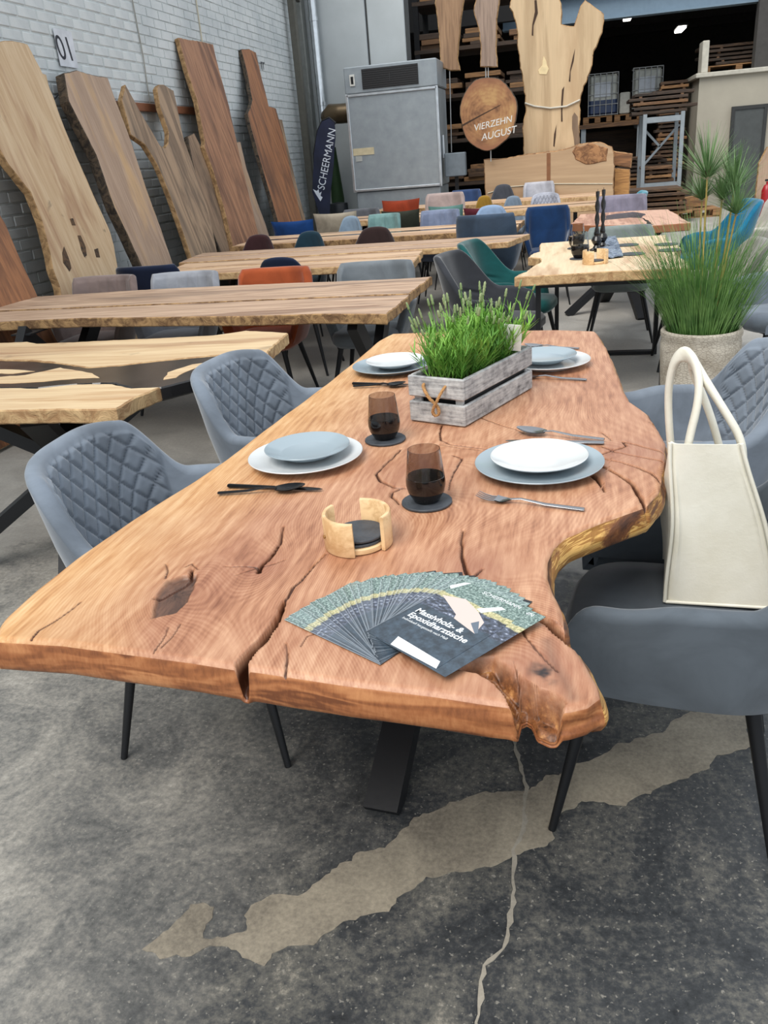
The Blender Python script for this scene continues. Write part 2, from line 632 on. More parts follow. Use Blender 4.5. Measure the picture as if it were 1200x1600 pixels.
def in_poly(X, Y, poly):
    c = np.zeros(X.shape, bool)
    n = len(poly)
    for i in range(n):
        x1, y1 = poly[i]; x2, y2 = poly[(i + 1) % n]
        if y1 == y2: continue
        k = ((y1 > Y) != (y2 > Y)) & (X < (x2 - x1) * (Y - y1) / (y2 - y1) + x1)
        c ^= k
    return c


def poly_sd(X, Y, poly):
    d, _ = seg_dist(X, Y, poly + [poly[0]])
    return np.where(in_poly(X, Y, poly), -d, d)


TZ = 0.77
left_px = [(-0.901, 0.96), (-0.93, 1.013), (-0.937, 1.134), (-0.933, 1.255), (-0.916, 1.373), (-0.895, 1.503), (-0.867, 1.644), (-0.847, 1.791), (-0.825, 2.063), (-0.8, 2.349), (-0.781, 2.578), (-0.768, 2.788), (-0.758, 2.966), (-0.75, 3.13), (-0.733, 3.222), (-0.722, 3.269)]
right_px = [(0.039, 0.909), (0.037, 0.933), (0.022, 0.981), (0.007, 1.02), (-0.004, 1.062), (-0.014, 1.126), (-0.027, 1.175), (-0.038, 1.229), (-0.038, 1.295), (-0.029, 1.34), (-0.009, 1.389), (0.056, 1.457), (0.143, 1.536), (0.171, 1.602), (0.194, 1.747), (0.213, 1.908), (0.201, 2.044), (0.187, 2.147), (0.153, 2.249), (0.139, 2.408), (0.126, 2.677), (0.11, 2.907), (0.087, 3.121), (0.079, 3.179)]
front_px = [(-0.901, 0.96), (-0.776, 0.96), (-0.657, 0.946), (-0.545, 0.934), (-0.47, 0.923), (-0.44, 0.921), (-0.301, 0.902), (-0.174, 0.89), (-0.113, 0.881), (-0.069, 0.876), (-0.065, 0.881), (-0.063, 0.906), (-0.055, 0.912), (-0.047, 0.905), (-0.039, 0.881), (-0.023, 0.872), (0.001, 0.876), (0.023, 0.887), (0.039, 0.909)]
back_px = [(-0.722, 3.269), (-0.596, 3.272), (-0.387, 3.261), (-0.235, 3.246), (-0.063, 3.228), (0.079, 3.179)]


def lerp_table(pts, key):
    pts = sorted(pts, key=lambda p: p[key])
    return np.array([p[key] for p in pts]), np.array([p[1 - key] for p in pts])


NU, NV = 370, 900
fx_, fy_ = lerp_table(front_px, 0); bx_, by_ = lerp_table(back_px, 0)
ly_, lx_ = lerp_table(left_px, 1); ry_, rx_ = lerp_table(right_px, 1)
U = np.linspace(0, 1, NU); V = np.linspace(0, 1, NV) ** 1.25
yf = np.interp(fx_[0] + (fx_[-1] - fx_[0]) * U, fx_, fy_)
yb = np.interp(bx_[0] + (bx_[-1] - bx_[0]) * U, bx_, by_)
ker = np.ones(9) / 9
Yg = yf[None, :] + (yb - yf)[None, :] * V[:, None]


def smooth_interp(q, xs, ys, wdt):
    t = np.linspace(xs[0] - .2, xs[-1] + .2, 3000)
    v = np.interp(t, xs, ys)
    k = max(3, int(wdt / (t[1] - t[0])) | 1)
    vp = np.convolve(np.pad(v, k // 2, 'edge'), np.ones(k) / k, 'valid')
    return np.interp(q, t, vp)


Lx = smooth_interp(Yg, ly_, lx_, .05) + 0.008 * (fbm(Yg * 6, Yg * 0, 3) - .45)
Rx = smooth_interp(Yg, ry_, rx_, .02) + 0.006 * (fbm(Yg * 14, Yg * 0 + 5, 3) - .45)
Xg = Lx + (Rx - Lx) * U[None, :]

cracks = [  # (points, half width start, half width end, depth)
    ([(-0.459, 0.908), (-0.466, 0.935), (-0.464, 0.963), (-0.458, 0.992), (-0.455, 1.042), (-0.457, 1.082), (-0.461, 1.116)], .0085, .0025, .05),
    ([(-0.461, 1.116), (-0.461, 1.16), (-0.454, 1.19), (-0.448, 1.239), (-0.439, 1.29)], .0022, .0006, .012),
    ([(-0.388, 0.89), (-0.395, 0.92), (-0.406, 0.965), (-0.418, 0.99)], .0016, .0005, .012),
    ([(-0.542, 1.211), (-0.546, 1.235), (-0.541, 1.277), (-0.542, 1.331), (-0.561, 1.406)], .0035, .001, .02),
    ([(-0.549, 1.23), (-0.58, 1.233), (-0.613, 1.229)], .002, .0006, .012),
    ([(-0.549, 1.23), (-0.528, 1.241), (-0.509, 1.263)], .002, .0006, .012),
    ([(-0.552, 1.225), (-0.566, 1.212), (-0.579, 1.199)], .0016, .0005, .01),
    ([(-0.199, 1.403), (-0.197, 1.348), (-0.188, 1.291), (-0.176, 1.248), (-0.163, 1.21)], .001, .0028, .02),
    ([(-0.163, 1.21), (-0.155, 1.226), (-0.146, 1.25)], .0026, .0008, .015),
    ([(-0.163, 1.21), (-0.143, 1.189), (-0.1, 1.149), (-0.058, 1.113), (-0.026, 1.078), (0.005, 1.03)], .003, .0095, .055),
    ([(-0.337, 2.052), (-0.333, 1.988), (-0.319, 1.927), (-0.288, 1.893), (-0.241, 1.878), (-0.188, 1.855)], .0016, .002, .014),
    ([(-0.409, 1.862), (-0.425, 1.772), (-0.435, 1.697), (-0.416, 1.65), (-0.377, 1.613), (-0.33, 1.61)], .002, .0024, .016),
    ([(-0.356, 1.613), (-0.374, 1.584), (-0.371, 1.563), (-0.347, 1.522)], .003, .001, .016),
    ([(-0.275, 1.819), (-0.251, 1.797), (-0.256, 1.718), (-0.261, 1.652), (-0.257, 1.604)], .0018, .001, .012),
    ([(-0.238, 2.11), (-0.195, 2.058), (-0.142, 2.009), (-0.116, 1.972)], .0014, .001, .01),
    ([(-0.314, 1.893), (-0.263, 1.869), (-0.199, 1.846), (-0.166, 1.814)], .0008, .0006, .006),
    ([(0.058, 1.813), (0.095, 1.851), (0.122, 1.878), (0.118, 1.91), (0.129, 1.9), (0.156, 1.877), (0.199, 1.837)], .002, .0012, .014),
    ([(0.067, 1.878), (0.097, 1.838), (0.148, 1.804), (0.193, 1.779)], .0013, .001, .01),
    ([(0.062, 1.796), (0.106, 1.771), (0.144, 1.732), (0.165, 1.701), (0.179, 1.657)], .0016, .0016, .014),
    ([(0.044, 1.771), (0.077, 1.727), (0.104, 1.682), (0.125, 1.635), (0.129, 1.587), (0.136, 1.548), (0.144, 1.529)], .002, .003, .02),
    ([(0.041, 1.693), (0.054, 1.663), (0.061, 1.627), (0.065, 1.596)], .0045, .0008, .02),
    ([(0.07, 1.977), (0.081, 1.948), (0.09, 1.919)], .001, .0006, .008),
    ([(-0.626, 1.018), (-0.616, 0.982), (-0.616, 0.949)], .0004, .0009, .006),
    ([(-0.823, 1.085), (-0.827, 1.032), (-0.842, 0.991), (-0.839, 0.966)], .0008, .0014, .008),
    ([(-0.609, 0.961), (-0.606, 0.992), (-0.609, 1.03)], .0008, .0006, .006),
    ([(-0.07, 1.056), (-0.054, 1.023), (-0.035, 0.987), (-0.016, 0.954)], .0008, .0008, .006),
    ([(-0.694, 1.106), (-0.68, 1.129), (-0.666, 1.16), (-0.662, 1.184), (-0.672, 1.213)], .0018, .0022, .028),
    ([(-0.708, 1.178), (-0.719, 1.21), (-0.736, 1.234)], .0014, .0006, .01),
    ([(-0.69, 1.224), (-0.683, 1.237), (-0.659, 1.213)], .0012, .0008, .01),
    ([(-0.37, 1.031), (-0.39, 1.011), (-0.392, 0.984)], .0006, .0006, .005),
]
Zd = np.zeros(Xg.shape); CR = np.zeros(Xg.shape)
wob = fbm(Xg * 55, Yg * 55, 3) - 0.47
for pts, w0, w1, dep in cracks:
    d, t = seg_dist(Xg + 0.006 * (fbm(Xg * 30, Yg * 30 + 9, 2) - .37), Yg + 0.006 * wob, pts)
    hw = w0 + (w1 - w0) * t
    q = np.clip(1.5 - d / (hw * .75 + 0.0010), 0, 1)
    Zd = np.maximum(Zd, q * dep * np.clip(hw / .004, .35, 1)); CR = np.maximum(CR, np.clip(q * 1.4, 0, 1) * np.clip(.45 + hw / .005, 0, 1))
knot = [(-0.666, 1.043), (-0.684, 1.085), (-0.696, 1.128), (-0.701, 1.174), (-0.681, 1.192), (-0.654, 1.197), (-0.641, 1.155), (-0.63, 1.1), (-0.633, 1.064)]
ksd = poly_sd(Xg, Yg, knot) + 0.006 * wob
KN = np.clip(-ksd / .006 + .3, 0, 1)
Zd = np.maximum(Zd, KN * .009)
hollow = [(-0.165, 0.948), (-0.134, 0.974), (-0.106, 0.983), (-0.076, 0.948), (-0.045, 0.919), (-0.011, 0.897), (-0.005, 0.887), (-0.016, 0.857), (-0.038, 0.845), (-0.064, 0.842), (-0.069, 0.872), (-0.096, 0.92), (-0.124, 0.941)]
hsd = poly_sd(Xg, Yg, hollow) + 0.012 * wob
HO = np.clip(-hsd / .012 + .2, 0, 1)
ridge = 0.5 + 0.5 * np.sin(poly_sd(Xg, Yg, hollow) * 330 + 8 * fbm(Xg * 14, Yg * 14, 3))
Zd = np.maximum(Zd, HO * (.016 + .014 * ridge + .040 * np.clip(1 - (Yg - yf[None, :]) / .055, 0, 1)))
Zd = np.minimum(Zd, np.where(HO > .05, .046, 1))
hole = [(0.198, 2.06), (0.202, 2.054)]
d, t = seg_dist(Xg, Yg, hole)
q = np.clip(1.3 - d / .009, 0, 1); Zd = np.maximum(Zd, q * .04); CR = np.maximum(CR, q)

# growth rings: a field that runs along the board and swirls around the knots
F = Xg * 1.0 + 0.10 * (fbm(Xg * 2.2 + 3, Yg * 1.1, 4) - .47) + 0.028 * (fbm(Xg * 9, Yg * 3.0, 3) - .45)
knots = [(-0.664, 1.13, 0.11, 0.16), (-0.545, 1.233, 0.09, -0.12), (-0.328, 1.698, 0.15, 0.22), (0.151, 1.842, 0.16, -0.2), (-0.162, 1.244, 0.13, 0.14), (-0.034, 0.968, 0.12, -0.18), (-0.586, 2.142, 0.14, 0.1), (-0.383, 0.817, 0.22, -0.2), (-0.426, 2.805, 0.2, 0.1), (-0.062, 2.301, 0.2, -0.1), (-0.327, 1.082, 0.16, 0.1), (-0.726, 0.972, 0.16, -0.08)]
for kx, ky, kr, ka in knots:
    F = F + ka * np.exp(-(((Xg - kx) / kr) ** 2 + ((Yg - ky) / (kr * 1.35)) ** 2))
edge_l = (Xg - Lx) * 1.0
SAP = np.clip(1 - edge_l / (0.30 + .12 * (fbm(Yg * 3, Yg * 0 + 2, 3) - .4)), 0, 1) ** 0.8
DK = np.clip(fbm(Xg * 5 + 40, Yg * 2.2, 4) * 2.2 - 1.15, 0, 1) * .5
for kx, ky, kr, ka in knots[:6]:
    DK = np.maximum(DK, .55 * np.exp(-(((Xg - kx) / (kr * .55)) ** 2 + ((Yg - ky) / (kr * .6)) ** 2)))
dots = [(-0.032, 0.95), (-0.026, 0.941), (-0.037, 0.958)]
d, t = seg_dist(Xg + .01 * wob, Yg + .03 * wob, dots)
NEAR_BLACK = np.clip(1.2 - d / .02, 0, 1) * np.clip(fbm(Xg * 60, Yg * 60, 3) * 3 - .9, 0, 1)  # near-black dots on the front lobe
d, t = seg_dist(Xg, Yg + .02 * wob, [(-0.032, 1.033), (-0.021, 0.969), (-0.003, 0.926), (0.005, 0.899)])
NEAR_BLACK = np.maximum(NEAR_BLACK, np.clip(1 - d / .014, 0, 1) * .35)  # faint darker streak along the lobe

er = 0.007                                      # eased top edge
edge_d = np.minimum(np.minimum(Xg - Lx, Rx - Xg), np.minimum(Yg - yf[None, :], (yb[None, :] - Yg)))
drop = er * np.clip(1 - edge_d / .012, 0, 1) ** 2
Zg = TZ - Zd - drop + .0012 * (fbm(Xg * 8, Yg * 3, 2) - .4)


def top_wood():
    nt = NT('oiled_reddish_board')
    ring, sap, cr, kn, ho, dk, so = (attr(nt, a) for a in ('ring', 'sap', 'crack', 'knot', 'hollow', 'dark', 'near_black'))
    v = nt.obj((90, 9, 90))
    fine = nt.noise(v, 1.0, 4, 0.65)
    v2 = nt.obj()
    big = nt.noise(v2, 3.0, 4, 0.6)
    s = nt.math('SINE', nt.math('ADD', nt.math('MULTIPLY', ring, 900.0), nt.math('MULTIPLY', big, 9.0)))
    s2 = nt.math('SINE', nt.math('MULTIPLY', ring, 190.0))
    f = nt.math('ADD', nt.math("MULTIPLY", s, nt.math("MULTIPLY", nt.ramp(nt.noise(nt.obj(), 5.0, 3, .6), [(.35, (0, 0, 0)), (.65, (1, 1, 1))]), 0.045)), nt.math("MULTIPLY", s2, 0.022))
    f = nt.math('ADD', f, nt.math('MULTIPLY', fine, 0.55))
    f = nt.math('ADD', f, nt.math('MULTIPLY', big, 0.4))
    heart = nt.ramp(f, [(0.25, hexc(126, 80, 56)), (0.42, hexc(172, 122, 92)), (0.58, hexc(200, 154, 122)), (0.76, hexc(220, 184, 154))])
    sapc = nt.ramp(f, [(0.24, hexc(148, 94, 54)), (0.42, hexc(202, 152, 100)), (0.64, hexc(228, 190, 142))])
    col = nt.mix(sap, heart, sapc)
    col = nt.mix(dk, col, hexc(140, 88, 70))
    hol = nt.ramp(nt.noise(nt.obj((40, 40, 40)), 1.0, 5, 0.7), [(0.35, hexc(58, 34, 22)), (0.52, hexc(128, 80, 46)), (0.68, hexc(196, 142, 88))])
    col = nt.mix(ho, col, hol)
    kc = nt.ramp(nt.noise(nt.obj((30, 12, 30)), 1.0, 5, 0.7, 0.8), [(0.35, hexc(58, 42, 36)), (0.65, hexc(118, 86, 70))])
    col = nt.mix(kn, col, kc)
    col = nt.mix(so, col, hexc(48, 42, 42))
    col = nt.mix(nt.ramp(cr, [(0.15, (0, 0, 0)), (0.7, (1, 1, 1))]), col, hexc(72, 40, 24))
    nt.bump(nt.math('ADD', nt.math('MULTIPLY', s, .08), fine), 0.10, 0.002)
    m = nt.out(col, 0.42)
    nt.b.inputs['Specular IOR Level'].default_value = 0.35
    return m


def end_wood():
    nt = NT('end_grain_front')
    v = nt.obj((4, 4, 22))
    a = nt.noise(v, 1.0, 3, 0.5, 0.5)
    rings = nt.math('SINE', nt.math('MULTIPLY', a, 34))
    fine = nt.noise(nt.obj((160, 160, 60)), 1.0, 3, .6)
    f = nt.math('ADD', nt.math('MULTIPLY', rings, 0.12), nt.math('ADD', nt.math('MULTIPLY', a, 0.7), nt.math('MULTIPLY', fine, .35)))
    col = nt.ramp(f, [(0.3, hexc(112, 64, 36)), (0.52, hexc(158, 98, 58)), (0.75, hexc(190, 130, 84))])
    nt.bump(fine, .25, .003)
    return nt.out(col, 0.42)


def live_wood():
    nt = NT('live_edge_sapwood')
    f = nt.noise(nt.obj((11, 7, 15)), 1.0, 6, 0.62, 0.9)
    s = nt.math('SINE', nt.math('MULTIPLY', nt.noise(nt.obj((5, 5, 50)), 1.0, 3, .5, 0.6), 50))
    y = nt.ramp(s, [(0.0, hexc(160, 112, 52)), (0.6, hexc(214, 168, 96))])
    col = nt.mix(nt.ramp(f, [(0.45, (0, 0, 0)), (0.56, (1, 1, 1))]), y, nt.ramp(f, [(0.5, hexc(128, 78, 42)), (0.68, hexc(68, 40, 26))]))
    nt.bump(f, .5, .01)
    return nt.out(col, .55)


def pale_edge():
    nt = NT('live_edge_pale')
    f = nt.noise(nt.obj((20, 5, 30)), 1.0, 6, 0.62, 0.6)
    return nt.out(nt.ramp(f, [(0.35, hexc(150, 100, 58)), (0.6, hexc(206, 160, 106))]), .5)


table = thing('live_edge_table', 'long reddish live-edge table set with plates and a crate of lavender', 'table', (-0.4, 2.0, 0))
TL = Vector((-0.4, 2.0, 0))
idx = np.arange(NU * NV).reshape(NV, NU)
verts = np.stack([Xg - TL.x, Yg - TL.y, Zg], -1).reshape(-1, 3)
quads = np.stack([idx[:-1, :-1], idx[:-1, 1:], idx[1:, 1:], idx[1:, :-1]], -1).reshape(-1, 4)
mi = np.zeros(len(quads), int)
# skirt: front, right, back, left boundary loops
loop = list(idx[0, :]) + list(idx[1:, -1]) + list(idx[-1, -2::-1]) + list(idx[-2:0:-1, 0])
side = [1] * (NU - 1) + [2] * (NV - 1) + [3] * (NU - 1) + [3] * (NV - 1)
B = verts[loop]
n = len(loop)
tan = np.roll(B, -3, 0) - np.roll(B, 3, 0)
nor = np.stack([tan[:, 1], -tan[:, 0]], -1); nor /= np.linalg.norm(nor, axis=1)[:, None] + 1e-9
for _ in range(3): nor = (np.roll(nor, 1, 0) + nor + np.roll(nor, -1, 0)) / 3
nor /= np.linalg.norm(nor, axis=1)[:, None] + 1e-9
THK = 0.064
s_arr = np.array(side)
sm = np.where(s_arr == 1, 0.0, 1.0)
for _ in range(14): sm = (np.roll(sm, 1) + sm + np.roll(sm, -1)) / 3
wx, wy = B[:, 0] + 3, B[:, 1] + 3
lobe = np.exp(-(((B[:, 0] + TL.x - .0) / .075) ** 2)) * (s_arr == 1)
rows = []
for k, tz in enumerate((0.06, .18, .32, .46, .6, .74, .88, 1.0)):
    z = (B[:, 2] * (1 - tz)) + (TZ - THK + .004 * (fbm(wx * 6, wy * 6, 3) - .4) * (1 + 2 * lobe)) * tz
    z = np.minimum(z, B[:, 2])
    bulge = (.010 * math.sin(PI * tz) - .004 * (tz > .9)) * sm + .014 * sm * (fbm(wx * 9, wy * 9 + tz * 3, 4) - .45)
    bulge = bulge + .003 * (1 - sm) * math.sin(PI * min(1, tz * 1.0)) - (.006 if tz == 1.0 else 0)
    bulge = bulge - lobe * .010 * (0.5 + 0.5 * np.sin(tz * 11 + wx * 25)) * (.3 + tz)
    rows.append(np.stack([B[:, 0] + nor[:, 0] * bulge, B[:, 1] + nor[:, 1] * bulge, z], -1))
base = len(verts)
allv = np.concatenate([verts] + rows)
prev = np.array(loop)
fl = [quads]; ml = [mi]
for k in range(len(rows)):
    cur = base + k * n + np.arange(n)
    q = np.stack([prev, cur, np.roll(cur, -1), np.roll(prev, -1)], -1)
    fl.append(q); ml.append(s_arr)
    prev = cur
fq = np.concatenate(fl); mq = np.concatenate(ml)
me = bpy.data.meshes.new('tabletop')
nf = len(fq) + 1
bottom = prev[::-1]
me.vertices.add(len(allv)); me.vertices.foreach_set('co', allv.astype(np.float32).ravel())
me.loops.add(len(fq) * 4 + n)
me.loops.foreach_set('vertex_index', np.concatenate([fq.ravel(), bottom]).astype(np.int32))
me.polygons.add(nf)
me.polygons.foreach_set('loop_start', np.concatenate([np.arange(len(fq)) * 4, [len(fq) * 4]]).astype(np.int32))
me.polygons.foreach_set('material_index', np.concatenate([mq, [1]]).astype(np.int32))
me.polygons.foreach_set('use_smooth', np.ones(nf, bool))
me.update(calc_edges=True)
me.validate()
for nm, arr in (('ring', F), ('sap', SAP), ('crack', CR), ('knot', KN), ('hollow', HO), ('dark', DK), ('near_black', NEAR_BLACK)):
    at_ = me.attributes.new(nm, 'FLOAT', 'POINT')
    full = np.zeros(len(allv), np.float32); full[:base] = arr.ravel()
    at_.data.foreach_set('value', full)
for m_ in (top_wood(), end_wood(), live_wood(), pale_edge()): me.materials.append(m_)
top = bpy.data.objects.new('tabletop', me)
COL.objects.link(top); top.parent = table
# spider frame of crossed box-section legs
cx, cy = -0.36, 2.05
for fx, fy in ((-0.43, 1.45), (-0.80, 2.15), (0.06, 2.0), (-0.32, 2.78)):
    tx, ty = cx + (cx - fx) * .75, cy + (cy - fy) * .75
    m = MB(); m.beam((fx - TL.x, fy - TL.y, 0.0), (tx - TL.x, ty - TL.y, 0.70), 0.085, 0.05, upv=(fx - cx, fy - cy, .2))
    m.build('leg', black_metal, table)
m = MB(); m.bbox((-0.36 - TL.x, 2.05 - TL.y, .7), (.5, .9, .008), .002)
m.build('mounting_plate', black_metal, table)

# ------------------------------------------------------------------ the other tables
oak = wood('oak_board', (196, 166, 140), (146, 116, 94), (96, 80, 70), axis=0, rough=.55, ring=5)
oak2 = wood('oak_board_warm', (206, 174, 142), (160, 124, 94), (110, 88, 72), axis=0, rough=.55, ring=4)
oak_y = wood('oak_board_pale_y', (226, 204, 170), (196, 166, 128), (170, 128, 92), axis=1, rough=.5, ring=3)
pale0 = wood('pale_spalted_board', (222, 196, 156), (190, 152, 110), (150, 106, 76), axis=0, rough=.5, ring=3, spots=.35)
walnut_y = wood('reddish_board_y', (200, 158, 134), (158, 112, 90), None, axis=1, rough=.5, ring=4)
edge_brown = barkmat('rough_edge_brown', (112, 82, 54), (174, 138, 94), 16)
edge_pale = barkmat('rough_edge_pale', (164, 126, 86), (204, 170, 124), 14, .7)
resin = NT('dark_resin').out(hexc(38, 36, 36), 0.12)
resin_g = plain('smoky_resin', (58, 52, 47), 0.2, var=.35, scale=6)
resin_g.node_tree.nodes['Principled BSDF'].inputs['Specular IOR Level'].default_value = 0.25


def live_table(name, label, pieces, origin, zt, th, legs, group=None):
    """pieces: (part name, outline, top material, edge material, top offset)"""
    t = thing(name, label, 'table', (origin[0], origin[1], 0), 0, group)
    for i, (pn, ol, mt, me_, dz) in enumerate(pieces):
        q = [(x - origin[0], y - origin[1]) for x, y in ol]
        q = rough_line(rough_line(q, .09, .008, True, i + 2), .03, .0035, True, i + 5)
        m = MB(); m.prism(q, zt - th, zt + dz, 0, 1, .005)
        m.build(pn, [mt, me_], t)
    for kind, *a in legs:
        if kind == 'x':          # crossed legs seen from the end: x, y0, y1
            x, y0, y1 = a
            for p, q in (((x, y0), (x, y1)), ((x, y1), (x, y0))):
                m = MB(); m.beam((p[0] - origin[0], p[1] - origin[1], 0), (q[0] - origin[0], q[1] - origin[1], zt - th), .1, .05, upv=(1, 0, 0))
                m.build('leg', black_metal, t)
            m = MB(); m.box((x - origin[0], (y0 + y1) / 2 - origin[1], zt - th - .004), (.12, abs(y1 - y0), .008))
            m.build('mounting_plate', black_metal, t)
        if kind == 'star':
            x, y, r, rot = a
            for k in range(4):
                an = rot + k * PI / 2
                m = MB(); m.beam((x + r * math.cos(an) - origin[0], y + r * math.sin(an) - origin[1], 0), (x - .7 * r * math.cos(an) - origin[0], y - .7 * r * math.sin(an) - origin[1], zt - th), .09, .05, upv=(math.cos(an), math.sin(an), .2))
                m.build('leg', black_metal, t)
        if kind == 'u':          # closed rectangular frame
            y, x0, x1 = a
            for x in (x0, x1):
                m = MB(); m.box((x - origin[0], y - origin[1], (zt - th) / 2), (.028, .06, zt - th)); m.build('leg', black_metal, t)
            for z in (.012, zt - th - .012):
                m = MB(); m.box(((x0 + x1) / 2 - origin[0], y - origin[1], z), (abs(x1 - x0) - .028, .06, .024)); m.build('crossbar', black_metal, t)
    return t


live_table('bookmatched_table', 'brown oak table with dark centre seam and rough edge, behind the resin table', [
    ('board', [(-3.441, 4.09), (-3.099, 4.023), (-2.608, 4.032), (-1.931, 3.927), (-1.622, 3.879), (-1.198, 3.855), (-0.849, 3.763), (-0.841, 4.311), (-1.338, 4.334), (-2.127, 4.353), (-3.501, 4.396)], oak, edge_brown, 0),
    ('board', [(-3.518, 4.431), (-2.143, 4.388), (-1.346, 4.361), (-0.843, 4.34), (-0.822, 4.939), (-1.106, 4.908), (-1.819, 4.986), (-2.626, 5.026), (-3.481, 4.962)], oak, edge_brown, 0)],
    (-2.0, 4.3), .76, .05, [('x', -1.05, 3.9, 4.7), ('x', -2.9, 3.9, 4.7)])
back_b = [(-2.9, 3.448), (-2.529, 3.434), (-2.437, 3.379), (-1.955, 3.4), (-1.57, 3.419), (-1.447, 3.494), (-1.216, 3.413), (-1.174, 3.022), (-1.337, 3.032), (-1.577, 2.964), (-1.744, 2.899), (-1.869, 2.872), (-2.216, 3.029), (-2.631, 3.102)]
front_b = [(-2.003, 2.293), (-1.709, 2.293), (-1.432, 2.293), (-1.42, 2.425), (-1.396, 2.543), (-1.504, 2.534), (-1.609, 2.611), (-1.764, 2.615), (-1.895, 2.573), (-2.24, 2.599)]
res_o = [(-2.621, 3.088), (-2.208, 3.017), (-1.863, 2.861), (-1.738, 2.888), (-1.572, 2.953), (-1.332, 3.021), (-1.173, 3.011), (-1.278, 2.715), (-1.393, 2.547), (-1.509, 2.543), (-1.614, 2.62), (-1.769, 2.624), (-1.901, 2.582), (-2.248, 2.609)]
isl = [[(-1.434, 2.64), (-1.469, 2.752), (-1.457, 2.799), (-1.421, 2.864), (-1.379, 2.899), (-1.379, 2.829), (-1.387, 2.744), (-1.394, 2.672)],
       [(-2.24, 2.749), (-2.085, 2.773), (-2.001, 2.886), (-1.784, 2.783), (-1.714, 2.701), (-1.81, 2.691), (-1.929, 2.664), (-2.047, 2.638), (-2.165, 2.648)],
       [(-2.393, 2.874), (-2.287, 2.895), (-2.144, 2.859), (-2.075, 2.822), (-2.161, 2.8), (-2.343, 2.808)]]
pcs = [('board', back_b, pale0, edge_pale, 0), ('board', front_b, pale0, edge_pale, 0), ('resin_river', res_o, resin_g, resin, -.0006)]
pcs += [('wood_island', o_, pale0, edge_pale, .0003) for o_ in isl]
live_table('resin_table', 'pale spalted table with a dark smoky resin river', pcs, (-1.95, 2.8), .76, .05, [('star', -1.95, 2.75, .62, .4)])


def bx(x0, x1, y0, y1, sk=0.0):
    return [(x0, y0), (x1, y0), (x1 + sk, y1), (x0 - sk, y1)]


live_table('two_board_table', 'narrow two-board oak table just behind the rust orange chair', [
    ('board', [(-3.0, 5.68), (-1.07, 5.66), (-1.09, 6.03), (-3.05, 6.06)], oak2, edge_pale, 0),
    ('board', [(-3.05, 6.075), (-1.09, 6.045), (-1.13, 6.42), (-3.1, 6.44)], oak2, edge_pale, 0)], (-2.1, 6.05), .76, .05,
    [('x', -1.35, 5.75, 6.35), ('x', -2.8, 5.75, 6.35)])
live_table('grey_brown_table', 'oak table whose pointed right end sticks out beyond its neighbours', [
    ('board', [(-3.2, 6.52), (-1.6, 6.5), (-.72, 6.46), (-.62, 6.6), (-.5, 6.62), (-.45, 6.8), (-3.25, 6.86)], oak, edge_pale, 0),
    ('board', [(-3.25, 6.88), (-.45, 6.81), (-.36, 7.14), (-1.5, 7.16), (-3.3, 7.22)], oak, edge_pale, 0)], (-1.8, 6.85), .76, .045,
    [('x', -.95, 6.55, 7.1), ('x', -2.9, 6.55, 7.1)])
live_table('split_oak_table', 'oak table with a dark river, behind the slate blue chair', [
    ('board', [(-3.2, 7.68), (-1.2, 7.66), (-.52, 7.7), (-.5, 8.08), (-3.2, 8.1)], oak2, edge_brown, 0),
    ('resin_river', [(-3.2, 8.1), (-.5, 8.08), (-.5, 8.2), (-3.2, 8.22)], resin, resin, -.0006),
    ('board', [(-3.2, 8.22), (-.5, 8.2), (-.48, 8.55), (-3.2, 8.58)], oak2, edge_brown, 0)], (-1.85, 8.1), .76, .05,
    [('x', -.9, 7.75, 8.5), ('x', -2.9, 7.75, 8.5)])
live_table('river_table', 'pale table with black resin stripe, behind the bright blue armchair', [
    ('board', [(-2.9, 9.64), (.22, 9.6), (.22, 9.92), (-2.9, 9.94)], oak2, edge_pale, 0),
    ('resin_river', [(-2.9, 9.94), (.22, 9.92), (.23, 10.05), (-2.9, 10.07)], resin_g, resin, -.0006),
    ('board', [(-2.9, 10.07), (.23, 10.05), (.26, 10.4), (-2.9, 10.42)], oak2, edge_pale, 0)], (-1.3, 10.0), .78, .06,
    [('x', -.1, 9.7, 10.35), ('x', -2.5, 9.7, 10.35)])
live_table('rearmost_table', 'rearmost table of the long row, before the huge upright timber block', [
    ('board', [(-2.6, 11.25), (.32, 11.2), (.34, 11.56), (-2.6, 11.6)], oak2, edge_pale, 0),
    ('board', [(-2.6, 11.62), (.34, 11.58), (.36, 11.95), (-2.6, 11.98)], oak2, edge_pale, 0)], (-1.1, 11.6), .78, .06,
    [('x', 0, 11.3, 11.9), ('x', -2.2, 11.3, 11.9)])
live_table('pale_live_edge_table', 'cream live-edge table on black frames with candles and a blue runner', [
    ('board', [(-0.318, 4.741), (-0.266, 5.026), (-0.2, 5.339), (-0.219, 5.533), (-0.291, 5.597), (-0.276, 5.793), (-0.233, 5.879), (-0.244, 6.389), (0.189, 6.448), (0.629, 6.453), (0.611, 6.165), (0.651, 5.871), (0.641, 5.593), (0.59, 5.39), (0.593, 5.177), (0.618, 4.945), (0.604, 4.771), (0.172, 4.786)], oak_y, edge_pale, 0)],
    (0.15, 5.4), .76, .055, [('u', 4.85, -.2, .5), ('u', 6.05, -.12, .56)])
